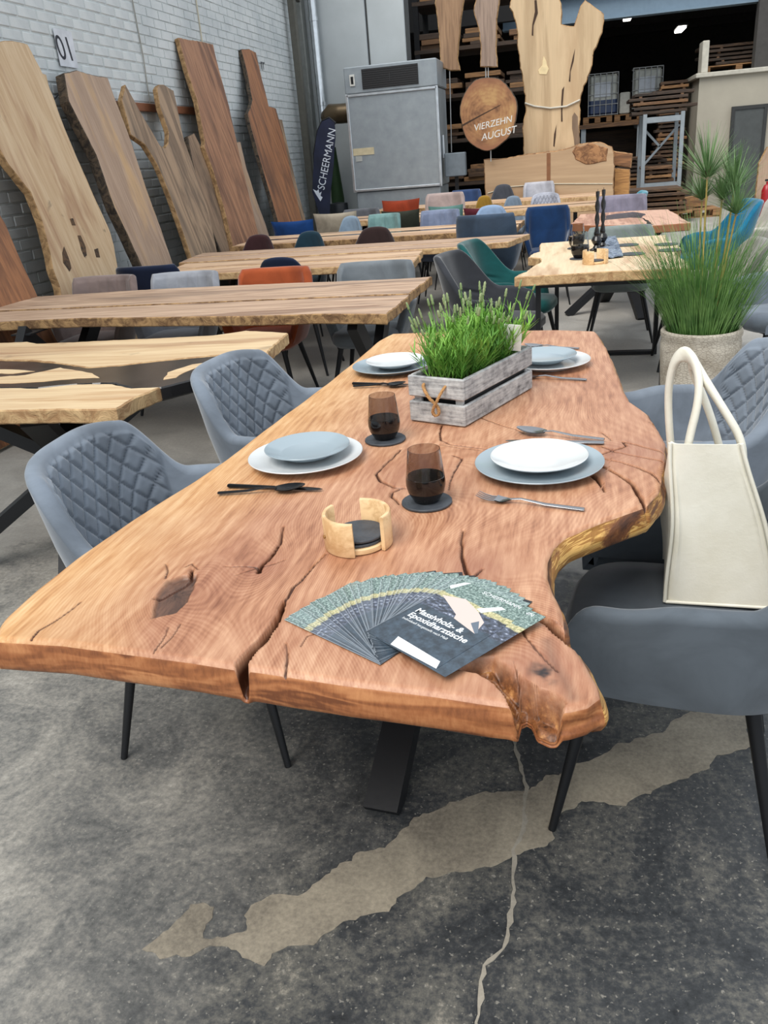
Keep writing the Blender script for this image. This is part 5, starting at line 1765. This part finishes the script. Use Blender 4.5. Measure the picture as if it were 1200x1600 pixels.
m = MB(); m.bbox((-mw * .42, -.024, (zh + az1) / 2), (.07, .01, .14), .002); pl = m.build('gauge_plate', plain('label_white', (206, 206, 200), .5), machine)
m = MB(); m.box((0, 0, 0), (.035, .006, .09)); g_ = m.build('gauge', black_metal, pl); g_.location = (-mw * .42, -.03, (zh + az1) / 2)
sticker = plain('yellowed_sticker', (196, 184, 152), .6)
m = MB(); m.box((-mw * .36, -.004, zp + (zh - zp) * .42), (.3, .006, .09)); m.build('sticker', sticker, machine)
m = MB(); m.box((-mw * .42, -.004, zp + (zh - zp) * .35), (.09, .006, .07)); m.build('sticker', plain('grey_sticker', (170, 172, 168), .6), machine)
m = MB(); m.box((-mw * .38, -.012, zp * .62), (.05, .012, .22)); m.build('rust_mark', plain('rust_orange', (150, 72, 40), .7), machine)
m = MB(); m.bbox((mw / 2 + .02, .25, zp + .5), (.03, .05, .3), .006); m.build('door_handle', shiny, machine)
brass = plain('brown_duct', (92, 78, 58), .35, .6)
dz = 2.039
m = MB(); m.tube([(-mw / 2, .35, dz - .0), (-mw / 2 - .2, .35, dz), (-mw / 2 - .34, .35, dz + .01), (-mw / 2 - .40, .4, dz - .02), (-mw / 2 - .42, .6, dz - .06)], [.13, .13, .13, .11, .09], 16); m.build('duct', brass, machine, smooth=50)

# feather banner
nv = NT('navy_banner')
f = nv.noise(nv.obj(), 4, 3, .5)
nv = nv.out(nv.ramp(f, [(.3, hexc(16, 22, 44)), (.7, hexc(30, 38, 66))]), .7)
bo = [(-3.571, 0.737), (-3.649, 1.052), (-3.563, 1.547), (-3.484, 1.825), (-3.406, 1.938), (-3.302, 1.969), (-3.227, 1.907), (-3.237, 1.724), (-3.304, 1.362), (-3.377, 1.033), (-3.429, 0.728)]
bx0 = sum(p[0] for p in bo) / len(bo)
ban = thing('feather_banner', 'navy feather banner with white lettering left of the grey cabinet', 'banner', (bx0, 12.0, 0))
q = [(x - bx0, z) for x, z in bo]
n = len(q)
m = MB(); m.prism(rough_line(q, .08, .002, True, 1), -.006, .006)
o = m.build('banner_cloth', nv, ban); o.rotation_euler = (PI / 2, 0, 0)
m = MB(); m.tube([(q[1][0] - .01, .012, 0.02), (q[2][0] - .012, .012, q[2][1]), (q[3][0] - .005, .012, q[3][1]), (q[4][0], .012, q[4][1] + .01), (q[5][0], .012, q[5][1] + .012), (q[6][0] + .01, .012, q[6][1])], .012, 8); m.build('pole', black_metal, ban)
m = MB(); m.lathe([(.22, 0), (.22, .02), (.03, .04), (.03, .2), (0, .2)], 20); bs = m.build('foot_plate', black_metal, ban); bs.location = (q[1][0], .012, 0)
t0, t1 = (-3.51, 11.98, 1.06), (-3.259, 11.98, 1.814)
dv = Vector((t1[0] - t0[0], 0, t1[2] - t0[2])); L = dv.length; dv.normalize()
rotm = Matrix((dv, dv.cross(Vector((0, -1, 0))) * -1, Vector((0, -1, 0)))).transposed()
if rotm.determinant() < 0: rotm = Matrix((dv, dv.cross(Vector((0, -1, 0))), Vector((0, -1, 0)))).transposed()
txt = text_mesh('lettering', 'SCHEERMANN', .15, plain('white_lettering', (214, 220, 230), .6), ban, (t0[0] - bx0 + .04, -.008, t0[2]), rotm)
xs = [v_.co.x for v_ in txt.data.vertices]; txt.scale = (L / (max(xs) - min(xs)), 1.0, 1)
# small leaf-like mark in front of the word
m = MB(); m.prism([(-.10, .02), (-.03, .10), (.03, .16), (.02, .10), (.05, .08), (.0, .06), (.03, .03), (-.03, .035), (-.04, .0)], 0, .001)
lg = m.build('emblem', plain('white_emblem', (214, 220, 230), .6), ban); lg.matrix_local = Matrix.Translation((t0[0] - bx0 + .02, -.008, t0[2] - .05)) @ rotm.to_4x4()
m = MB(); m.lathe([(.11, 0), (.13, .5), (.14, .82), (.135, .86), (.0, .88)], 18)
bx_, by2 = (-3.379, 12.25)
tag(m.build('waste_bin', plain('dark_bin', (28, 32, 36), .5), smooth=40, loc=(bx_, 12.35, 0)), 'dark round bin between the navy banner and the grey cabinet', 'bin')
gx = (-3.553, 12.9, 1.34)
m = MB(); m.tube([(0, 0, 0), (.01, 0, .9), (.0, 0, 1.62)], [.09, .1, .05], 12)
tag(m.build('rolled_tarpaulin', plain('green_tarp', (30, 58, 24), .7, bump=.4, bscale=20), smooth=50, loc=(gx[0], 12.95, 0)), 'dark green rolled tarpaulin standing behind the navy banner', 'tarpaulin')
sx_, _, sz_ = (-1.649, 12.45, 1.252)
t = thing('switch_box', 'grey electrical box on a thin post right of the grey cabinet', 'electrical box', (sx_, 12.45, 0))
bw_ = 0.2889999999999999; bh_ = 0.3059999999999998
m = MB(); m.bbox((0, 0, sz_), (bw_, .16, bh_), .01); m.build('housing', plain('box_grey', (104, 114, 122), .5), t)
m = MB(); m.box((.0, .05, (sz_ - bh_ / 2) / 2), (.05, .04, sz_ - bh_ / 2)); m.build('post', black_metal, t)

# ------------------------------------------------------------------ timber show pieces before the opening
blk_w = wood('block_wood', (190, 160, 126), (170, 140, 108), (178, 142, 108), axis=0, rough=.6, ring=1.5, scale=.6)
blk_e = barkmat('block_crust', (110, 78, 52), (176, 136, 94), 9)
v_wood = wood('trunk_wood', (200, 174, 138), (180, 153, 118), (184, 154, 118), axis=1, rough=.6, ring=2, scale=.7)
v_edge = barkmat('trunk_edge', (120, 90, 60), (190, 152, 106), 10)


def upright(name, label, ol, y, th_, mt, eb, cat, group=None, amp=.012, base=None):
    """outline in X,Z standing at depth y, thickness going back"""
    x0 = sum(p[0] for p in ol) / len(ol)
    t = thing(name, label, cat, (x0, y, 0), 0, group)
    q = rough_line(rough_line([(x - x0, z) for x, z in ol], .15, amp, True, 5), .05, amp * .4, True, 8)
    m = MB(); m.prism(q, 0, th_, 0, 1, .012)
    o = m.build('slab_board' if cat != 'block' else 'block_body', [mt, eb], t)
    o.rotation_euler = (PI / 2, 0, 0); o.location = (0, th_, 0)
    return t, x0


ol = [(0.506, 0.485), (0.524, 0.734), (0.5, 1.224), (0.48, 1.322), (0.318, 1.39), (0.209, 1.399), (0.04, 1.373), (-0.173, 1.325), (-0.433, 1.313), (-0.694, 1.309), (-0.96, 1.28), (-1.254, 1.286), (-1.274, 0.6)]
ol = [(ol[0][0], 0.0)] + ol[1:-1] + [(ol[-1][0], 0.0)]
blk, bx0_ = upright('timber_block', 'huge sawn timber block standing on edge in front of the trunk slab', ol, 12.55, .42, blk_w, blk_e, 'block')
m = MB(); m.tube([(x - bx0_, -.004, z) for x, z in [(-1.222, 0.838), (-0.922, 0.902), (-0.61, 0.905), (-0.257, 0.897), (0.495, 0.844)]], .007, 6)
m.build('lashing_wire', plain('wire_pale', (196, 186, 164), .5), blk)
pz = [(-0.044, 1.283), (-0.003, 1.352), (0.208, 1.375), (0.42, 1.295), (0.408, 1.136), (0.129, 1.117), (-0.017, 1.185)]
m = MB(); m.prism(rough_line([(x - bx0_, z) for x, z in pz], .05, .01, True, 2), 0, .03, 0, 0, .01)
o = m.build('bark_patch', barkmat('reddish_bark', (112, 76, 50), (168, 122, 82), 12), blk); o.rotation_euler = (PI / 2, 0, 0); o.location = (0, .02, 0)
m = MB(); m.box((-0.37 - bx0_, -.002, .8), (.05, .006, 1.0)); m.build('dark_streak', plain('resin_streak', (128, 84, 52), .6), blk)
# loose sawn ends beside the block
for k, pts in enumerate(([(0.54, 0.37), (0.528, 1.036), (0.745, 1.003), (0.743, 0.616), (0.735, 0.358)], [(0.511, 1.069), (0.506, 1.252), (0.766, 1.198), (0.756, 1.017)])):
    pts = [(x, max(0.02, z)) for x, z in pts]
    if k == 0: pts[0] = (pts[0][0], 0.0); pts[-1] = (pts[-1][0], 0.0)
    upright('sawn_offcut', ('yellow sawn offcut standing at the right end of the timber block', 'brown sawn offcut lying atop the yellow one beside the timber block')[k], pts, (12.9, 12.9)[k], .3, wood('offcut_%d' % k, ((190, 140, 82), (150, 104, 66))[k], ((150, 104, 58), (104, 70, 44))[k], None, axis=0, rough=.6), blk_e, 'offcut', 'offcuts beside the timber block', .006)

ol = [(-0.702, 1.227), (-0.734, 1.649), (-0.712, 2.055), (-0.778, 2.458), (-0.777, 2.497), (-0.827, 2.696), (-0.808, 2.809), (-0.873, 3.081), (-0.898, 3.143), (-0.843, 3.316), (-0.362, 3.321), (-0.262, 3.208), (-0.194, 3.068), (-0.193, 2.897), (-0.158, 2.841), (-0.066, 2.846), (0.023, 3.074), (0.08, 3.112), (0.155, 3.06), (0.306, 2.985), (0.323, 2.939), (0.342, 2.863), (0.312, 2.732), (0.234, 2.514), (0.139, 2.214), (0.056, 2.049), (0.032, 1.924), (0.053, 1.746), (0.047, 1.584), (0.071, 1.168)]
zb_ = 0.0
ol = [(ol[0][0], 0.0)] + ol[1:-1] + [(ol[-1][0], 0.0)]
trk, tx0 = upright('trunk_slab', 'giant forked trunk slab standing upright behind the timber block', ol, 13.0, .14, v_wood, v_edge, 'wood slab', None, .02)
dark_crack = plain('dark_split', (66, 48, 36), .9)
for nm, pts in (('split', [(838, 0), (836, 20), (834, 35), (833, 55)]), ('split', [(898, 78), (894, 95), (892, 110), (890, 128)]), ('split', [(880, 135), (879, 150), (878, 190)]), ('split', [(868, 195), (866, 215), (866, 228)])): pass
for pts in ([(-0.547, 3.194), (-0.531, 3.043), (-0.583, 2.899), (-0.592, 2.778), (-0.609, 2.788), (-0.6, 2.916), (-0.565, 3.062), (-0.572, 3.196)], [(-0.037, 2.57), (-0.052, 2.426), (-0.085, 2.297), (-0.092, 2.173), (-0.109, 2.182), (-0.093, 2.329), (-0.061, 2.465)], [(-0.177, 2.125), (-0.193, 1.928), (-0.191, 1.685), (-0.209, 1.687), (-0.211, 1.929), (-0.203, 2.088)], [(-0.279, 1.652), (-0.287, 1.513), (-0.305, 1.365), (-0.322, 1.383), (-0.305, 1.531)]):
    m = MB(); m.prism(rough_line([(x - tx0, z) for x, z in pts], .1, .004, True, 2), 0, .012); o = m.build('split', dark_crack, trk); o.rotation_euler = (PI / 2, 0, 0); o.location = (0, .008, 0)
pts = [(-0.455, 2.519), (-0.421, 2.454), (-0.377, 2.356), (-0.412, 2.297), (-0.508, 2.306), (-0.525, 2.354), (-0.473, 2.412)]
m = MB(); m.prism(rough_line([(x - tx0, z) for x, z in pts], .05, .006, True, 2), 0, .014, 0, 0, .004); o = m.build('pale_scar', plain('pale_scar', (226, 204, 158), .6), trk); o.rotation_euler = (PI / 2, 0, 0); o.location = (0, .008, 0)
pts = [(-0.035, 1.786), (0.009, 1.733), (0.038, 1.544), (0.05, 1.353), (-0.02, 1.359), (-0.059, 1.593), (-0.06, 1.739)]
m = MB(); m.prism(rough_line([(x - tx0, z) for x, z in pts], .08, .006, True, 2), 0, .014, 0, 0, .004); o = m.build('bark_pocket', s_grey, trk); o.rotation_euler = (PI / 2, 0, 0); o.location = (0, .008, 0)
m = MB(); m.tube([(x - tx0, -.012, z) for x, z in [(-0.711, 1.965), (-0.579, 1.913), (-0.359, 1.869), (-0.14, 1.874), (0.041, 1.938)]], .012, 8); m.build('tie_rope', plain('pale_rope', (190, 186, 174), .7), trk)

HG = 'pieces hanging in the opening'
hw1 = wood('hanging_brown', (158, 126, 96), (110, 82, 60), (84, 62, 48), axis=1, rough=.7, ring=3)
hw2 = wood('hanging_mauve', (160, 138, 122), (116, 98, 86), (90, 74, 66), axis=1, rough=.7, ring=3)
cable = plain('steel_cable', (170, 172, 172), .4, .5)
for lab, ol, mt, yy, wire in (('left brown slab hanging above the grey cabinet', [(-1.855, 2.499), (-1.846, 2.856), (-1.86, 3.086), (-1.885, 3.277), (-1.858, 3.459), (-1.514, 3.421), (-1.503, 3.272), (-1.547, 3.053), (-1.582, 2.83), (-1.601, 2.6), (-1.581, 2.442), (-1.715, 2.447)], hw1, 12.8, [(-1.732, 2.456), (-1.753, 1.413)]),
                         ('mauve brown slab hanging left of the trunk slab', [(-1.267, 2.43), (-1.25, 2.692), (-1.269, 2.88), (-1.33, 3.084), (-1.262, 3.35), (-0.982, 3.319), (-0.986, 3.141), (-1.031, 2.965), (-1.055, 2.673), (-1.036, 2.408)], hw2, 12.45, [(-1.164, 2.428), (-1.167, 2.291)])):
    t, x0_ = upright('hanging_slab', lab, ol, yy, .07, mt, bark_p, 'wood slab', HG, .01)
    m = MB(); m.tube([(x - x0_, .035, z) for x, z in wire], .007, 6); m.build('cable', cable, t)
    m = MB(); m.tube([(0, .035, 3.2), (0, .035, 6.0)], .007, 6); m.build('cable', cable, t)
dx, dy, dz_ = (-1.179, 12.49, 1.855)
dr_x = 0.38999999999999996; dr_z = 0.4534999999999999
disc = thing('tree_disc', 'round tree disc with chalk writing hanging beside the trunk slab', 'tree slice', (dx, 12.49, dz_), 0, HG)
rnd = random.Random(3)
ol = []
for k in range(72):
    a = 2 * PI * k / 72
    e = 1 + .02 * math.sin(3 * a + 1) + .015 * math.sin(7 * a) + rnd.uniform(-.006, .006)
    ol.append((math.cos(a) * dr_x * e, math.sin(a) * dr_z * e))
dm = NT('disc_face')
c_ = dm.n('TexCoord'); ln = dm.n('VectorMath', operation='LENGTH'); dm.set(ln.inputs[0], dm.obj())
f = dm.noise(dm.obj(), 5, 5, .6)
rr2 = dm.math('SINE', dm.math('MULTIPLY', dm.math('ADD', ln.outputs['Value'], dm.math('MULTIPLY', f, .12)), 150))
ff = dm.math('ADD', dm.math('MULTIPLY', rr2, .025), f)
colr = dm.ramp(ff, [(.34, hexc(112, 76, 50)), (.5, hexc(156, 112, 74)), (.66, hexc(178, 140, 92))])
colr = dm.mix(dm.ramp(ln.outputs['Value'], [(.33, (0, 0, 0)), (.44, (1, 1, 1))]), colr, hexc(140, 94, 66))
dm = dm.out(colr, .65)
m = MB(); m.prism(ol, 0, .09, 0, 1, .01)
o = m.build('slice', [dm, bark_d], disc); o.rotation_euler = (PI / 2, 0, 0); o.location = (0, .045, 0)
chalk = plain('chalk', (216, 216, 212), .9)
text_mesh('lettering', 'VIERZEHN', .115, chalk, disc, (-.2, -.047, -.2), (PI / 2, R(-8), 0), shear=.25)
text_mesh('lettering', 'AUGUST', .125, chalk, disc, (-.1, -.047, -.33), (PI / 2, R(-8), 0), shear=.25)
m = MB(); m.prism([(-dr_x * .92, -.13), (-.1, -.02), (.17, .09), (.18, .1), (-.08, .005), (-dr_x * .9, -.10)], 0, .004); o = m.build('split', dark_crack, disc); o.rotation_euler = (PI / 2, 0, 0); o.location = (0, -.043, 0)
m = MB(); m.tube([(-.02, 0, dr_z * .98), (-.02, 0, dr_z + .2)], .008, 6); m.build('cable', cable, disc)
m = MB(); m.tube([(.02, 0, -dr_z * .98), (.02, 0, -dr_z - .15)], .008, 6); m.build('cable', cable, disc)

# ------------------------------------------------------------------ the timber store behind
cab_w = plain('shaded_cabin_render', (160, 154, 140), .85, var=.06, scale=3)  # wall colour darkened to stand in for shade under the roof
cabx, _, cabz = (2.274, 18.5, 2.33)
cabin = thing('site_cabin', 'pale rendered store room with a dark door, timber piled on its roof', 'cabin', (cabx, 18.5, 0))
m = MB(); m.box((1.9, 2.0, cabz / 2), (3.8, 4.0, cabz)); m.build('walls', cab_w, cabin)
m = MB(); m.bbox((1.9, 2.0, cabz + .04), (3.95, 4.15, .08), .01); m.build('roof_slab', plain('cabin_roof', (176, 172, 160), .8), cabin)
d0, d1 = (2.922, 18.45, 1.723), (3.503, 18.45, 1.694)
m = MB(); m.box(((d0[0] + d1[0]) / 2 - cabx, -.02, d0[2] / 2), (d1[0] - d0[0], .06, d0[2])); dr = m.build('door', plain('door_grey', (66, 70, 70), .6), cabin)
m = MB()
for x in (d0[0], d1[0]): m.box((x - cabx, -.035, d0[2] / 2), (.06, .07, d0[2]))
m.box(((d0[0] + d1[0]) / 2 - cabx, -.035, d0[2] + .03), (d1[0] - d0[0] + .06, .07, .06))
m.build('door_frame', plain('door_frame_dark', (40, 42, 42), .6), dr)
m = MB(); m.bbox((0, 0, .27), (.12, .5, .54), .01)
tag(m.build('upright_panel', plain('white_panel', (182, 178, 166), .8), None, loc=(cabx + .08, 18.75, cabz + .08)), 'white panel standing on the front corner of the cabin roof', 'panel')

rackwood = [wood('stack_%d' % k, a, b, None, axis=0, rough=.75) for k, (a, b) in enumerate((((92, 68, 48), (56, 42, 32)), ((118, 86, 58), (74, 54, 38)), ((70, 54, 42), (42, 34, 28)), ((146, 108, 70), (96, 70, 46))))]


def pallet(label, x, y, z, rz=0, w_=1.1, d_=.8, grp='pallets in the timber store'):
    t = thing('pallet', label, 'pallet', (x, y, z), rz, grp)
    pm = rackwood[3]
    for k in range(5):
        m = MB(); m.bbox((0, -d_ / 2 + .05 + k * (d_ - .1) / 4, .132), (w_, .10, .022), .003); m.build('deck_board', pm, t)
    for sx in (-1, 0, 1):
        for sy in (-1, 0, 1):
            m = MB(); m.bbox((sx * (w_ / 2 - .06), sy * (d_ / 2 - .06), .07), (.12, .12, .095), .003); m.build('block', pm, t)
    for sy in (-1, 0, 1):
        m = MB(); m.box((0, sy * (d_ / 2 - .06), .011), (w_, .1, .022)); m.build('bottom_board', pm, t)
    return t


def stack(label, x, y, z, n, w_, d_, seed, th_=.055, grp='slab stacks in the timber store', rz=0.0):
    t = thing('slab_stack', label, 'timber stack', (x, y, z), rz, grp)
    rnd = random.Random(seed)
    zz = 0
    for k in range(n):
        ww = w_ * rnd.uniform(.75, 1.08); dd = d_ * rnd.uniform(.8, 1.0)
        ol = [(-ww / 2, -dd / 2), (-ww * .1, -dd * .46), (ww / 2, -dd / 2), (ww * .52, 0), (ww / 2, dd / 2), (0, dd * .47), (-ww / 2, dd / 2)]
        ox = rnd.uniform(-.08, .08) * w_
        ol = rough_line([(a + ox, b) for a, b in ol], .2, .02, True, seed + k)
        m = MB(); m.prism(ol, zz, zz + th_, 0, 0, .006); m.build('plank', rackwood[rnd.randrange(3) if rnd.random() < .85 else 3], t)
        zz += th_
        if k < n - 1:
            m = MB()
            for sx in (-.35, .35): m.box((sx * ww, 0, zz + .0125), (.05, dd * .9, .025))
            m.build('spacer', rackwood[1], t)
            zz += .025
    return t


ry = 17.0
def PXw(a): return a
r0, r1 = 1.202, 1.849
rz1 = 1.757
rack = thing('pallet_rack', 'galvanised storage rack with crossed braces, loaded with dark slabs', 'rack', ((r0 + r1) / 2, ry, 0))
hw_ = (r1 - r0) / 2
for sx in (-1, 1):
    for yy in (0, 1.0):
        m = MB(); m.bbox((sx * hw_, yy, rz1 / 2), (.07, .06, rz1), .004); m.build('upright', galv, rack)
for z in (.55, rz1 - .1):
    for yy in (0, 1.0):
        m = MB(); m.box((0, yy, z), (2 * hw_, .05, .09)); m.build('crossbeam', galv, rack)
for a, b in (((-hw_, .85), (hw_, 1.55)), ((-hw_, 1.55), (0, 1.2))):
    m = MB(); m.beam((a[0], .5, a[1]), (b[0], .5, b[1]), .04, .02, upv=(0, 1, 0)); m.build('brace', galv, rack)
xm = (r0 + r1) / 2
stack('dark slab pile on top of the galvanised rack', xm - .05, ry + .5, rz1, 5, 1.15, .9, 3, .05)
stack('dark slab pile on the lower level of the galvanised rack', xm, ry + .5, .595, 4, .62, .8, 4, .05)
stack('low dark slab pile right of the timber block, on the floor', xm - .15, ry - 1.05, 0.144, 6, 1.1, .8, 5, .05)
pallet('pallet under the low dark slab pile', xm - .15, ry - 1.05, 0, 0, .7)
px_, py_ = (1.994, 17.893)
pallet('empty pale pallet at the front of the store floor', 2.1, 16.6, 0, .05, .75, .7)
m = MB(); m.prism(rough_line([(-.28, 0), (.28, .03), (.3, .22), (-.25, .17)], .1, .01, True, 2), 0, .25)
o = m.build('firewood_log', rackwood[3], None, loc=(2.02, 16.8, .145)); o.rotation_euler = (PI / 2, 0, 0)
tag(o, 'orange brown split log lying on the empty pale pallet', 'log')
stack('dark slab pile behind the low pile, reaching the rack', xm - .35, ry - .05 + 1.9, 0, 14, 1.3, .9, 8, .05)
px1, _, pz1 = (0.54, 18.3, 1.721)
# mezzanine shelf carrying the liquid tanks
x0, x1 = 0.15, 1.315
zt = 1.867
shelf = thing('timber_shelf', 'long wooden shelf carrying the caged tanks', 'shelf', ((x0 + x1) / 2, 20.0, 0))
wS = x1 - x0
m = MB(); m.box((0, .6, zt - .19), (wS + .3, 1.3, .08)); m.build('shelf_board', rackwood[1], shelf)
for x in (-wS / 2, wS / 2):
    for y in (.05, 1.15): 
        m = MB(); m.box((x, y, (zt - .2) / 2), (.1, .1, zt - .2)); m.build('post', galv, shelf)
m = MB(); m.box((0, .9, (zt - .3) / 2), (wS, .1, zt - .3)); m.build('back_panel', rackwood[2], shelf)
pallet('left pallet on the shelf under the caged tanks', (x0 + x1) / 2 - wS * .25, 20.5, zt - .15, 0, wS * .52, .8)
pallet('right pallet on the shelf under the caged tanks', (x0 + x1) / 2 + wS * .3, 20.5, zt - .15, 0, wS * .5, .8)
tank_w = plain('tank_plastic', (176, 178, 170), .4)
tank_b = plain('tank_blue', (44, 60, 92), .4)
cage_m = plain('cage_steel', (150, 152, 152), .4, .4)


def ibc(label, xa, xb, za, zb, y, fill):
    t = thing('liquid_tank', label, 'tank', ((xa + xb) / 2, y, za), 0, 'caged tanks on the shelf')
    w_, h_ = xb - xa, zb - za
    m = MB(); m.bbox((0, w_ / 2, h_ * .5), (w_ * .94, w_ * .94, h_ * .94), .04); m.build('container', tank_w, t)
    if fill:
        m = MB(); m.bbox((0, w_ / 2, h_ * .22), (w_ * .95, w_ * .95, h_ * .40), .04); m.build('dark_content', tank_b, t)
    m = MB(); m.box((-.02, .003, h_ * .62), (w_ * .55, .012, h_ * .34)); m.build('label_plate', plain('tank_label', (188, 194, 202), .4), t)
    for k in range(6):
        m = MB(); m.tube([(-w_ / 2 + w_ * k / 5, 0, 0), (-w_ / 2 + w_ * k / 5, 0, h_)], .009, 6); m.build('cage_bar', cage_m, t)
    for k in range(5):
        z = h_ * (.02 + .98 * k / 4)
        m = MB(); m.tube([(-w_ / 2, 0, z), (w_ / 2, 0, z), (w_ / 2, w_, z), (-w_ / 2, w_, z), (-w_ / 2, 0, z)], .009, 6); m.build('cage_bar', cage_m, t)


a, b = (0.241, 20.1, 1.967), (0.854, 20.1, 2.679)
ibc('left caged tank with dark blue lower half, on the shelf', a[0], b[0], zt, b[2], 20.1, True)
a, b = (1.149, 20.1, 2.072), (1.748, 20.1, 2.712)
ibc('right caged tank, pale and full, on the shelf', a[0], b[0], zt, b[2], 20.1, False)
a, b = (0.881, 20.2, 2.001), (1.12, 20.2, 2.286)
m = MB(); m.bbox((0, 0, (b[2] - zt) / 2), (b[0] - a[0] - .02, .3, b[2] - zt), .02)
tag(m.build('white_canister', plain('canister', (190, 188, 178), .5), None, loc=((a[0] + b[0]) / 2, 20.35, zt)), 'white canister between the two caged tanks', 'canister')
a, b = (1.713, 19.6, 2.298), (2.045, 19.6, 2.533)
stack('black pile of slabs between the right tank and the cabin', (a[0] + b[0]) / 2, 19.7, 0.0, 30, .6, .6, 41, .055)
stack('dark slab pile on the cabin roof', cabx + 1.1, 19.6, cabz + .234, 5, 1.9, .9, 11, .05)
pallet('pallet under the slab pile on the cabin roof', cabx + .8, 19.6, cabz + .08, 0, 1.3, .9)
pallet('second pallet under the slab pile on the cabin roof', cabx + 2.1, 19.6, cabz + .08, 0, 1.2, .9)
# deep shelves with boards, left of the trunk slab
for k, (x, y, z, n) in enumerate(((-1.35, 15.6, 0, 9), (-1.0, 16.4, 1.0, 6), (-2.6, 16.0, 0, 12))):
    pass
sh = thing('board_rack', 'dark rack full of boards behind the hanging tree disc', 'rack', (-1.6, 16.0, 0))
for x in (-1.1, 1.1):
    for y in (0, 1): m = MB(); m.box((x, y, 2.2), (.09, .09, 4.4)); m.build('upright', black_metal, sh)
rnd = random.Random(77)
for lv in range(6):
    z = .15 + lv * .72
    m = MB(); m.box((0, .5, z), (2.3, 1.1, .06)); m.build('shelf_board', rackwood[2], sh)
    for k in range(3):
        zz = z + .03
        for q in range(rnd.randint(2, 4)):
            wd = rnd.uniform(.45, .72); tk = rnd.uniform(.05, .09)
            m = MB(); m.bbox((-.75 + .75 * k + rnd.uniform(-.05, .05), .45, zz + tk / 2), (wd, rnd.uniform(.8, 1.0), tk), .006); m.build('board', rackwood[rnd.choice((0, 0, 1, 2, 2, 3))], sh)
            zz += tk
m = MB(); m.box((.3, 15.3, .6), (1.0, .1, 1.2))
o = m.build('chipboard_sheet', plain('grey_green_board', (150, 150, 134), .8)); o.location = (-.95, -.5, .1); o.location = (-.95 + .2, -.5, 0)
tag(o, 'grey green board standing behind the tree disc and trunk slab', 'board')
# things at the right margin
x, y, _ = (3.586, 18.441, 0.0)
x, y = 3.0, 15.6
ext = thing('fire_extinguisher', 'red fire extinguisher on the floor at the right edge', 'fire extinguisher', (3.094, 15.6, 0))
red = plain('red_paint', (150, 26, 34), .35)
MB().lathe([(.07, 0), (.08, .02), (.08, .42), (.05, .5), (.02, .52), (.02, .56), (0, .56)], 20).build('cylinder', red, ext, smooth=40)
m = MB(); m.box((.03, 0, .58), (.14, .03, .03)); m.tube([(.0, 0, .55), (.1, 0, .5), (.11, 0, .2)], .012, 6); m.build('valve_and_hose', black_metal, ext)
ol = [(2.992, 0.08), (2.99, 0.839), (3.104, 1.095), (3.26, 1.015), (3.308, 0.06)]
ol = [(ol[0][0], 0.0)] + ol[1:-1] + [(ol[-1][0], 0.0)]
upright('raw_slab', 'pale slab standing behind the red fire extinguisher', ol, 15.9, .08, s_taupe, bark_p, 'wood slab')
lx, ly, lz = (0.913, 18.4, 3.466)
for (lx, ly, lz), lb in (((1.042, 21.0, 3.754), 'left bright lamp under the store roof'), ((2.23, 22.0, 3.509), 'right bright lamp under the store roof')):
    t = thing('ceiling_lamp', lb, 'lamp', (lx, ly, lz), 0, 'lamps in the timber store')
    m = MB(); m.bbox((0, 0, 0), (.16, .9, .05), .01); em = NT('lamp_glow'); em.out(hexc(255, 250, 235), .4); em.b.inputs['Emission Color'].default_value = (1, .95, .85, 1); em.b.inputs['Emission Strength'].default_value = 6.0
    m.build('tube', em.m, t)
    m = MB(); m.box((0, 0, .045), (.22, 1.0, .04)); m.tube([(0, 0, .06), (0, 0, 4.2 - lz)], .006, 6); m.build('housing', black_metal, t)
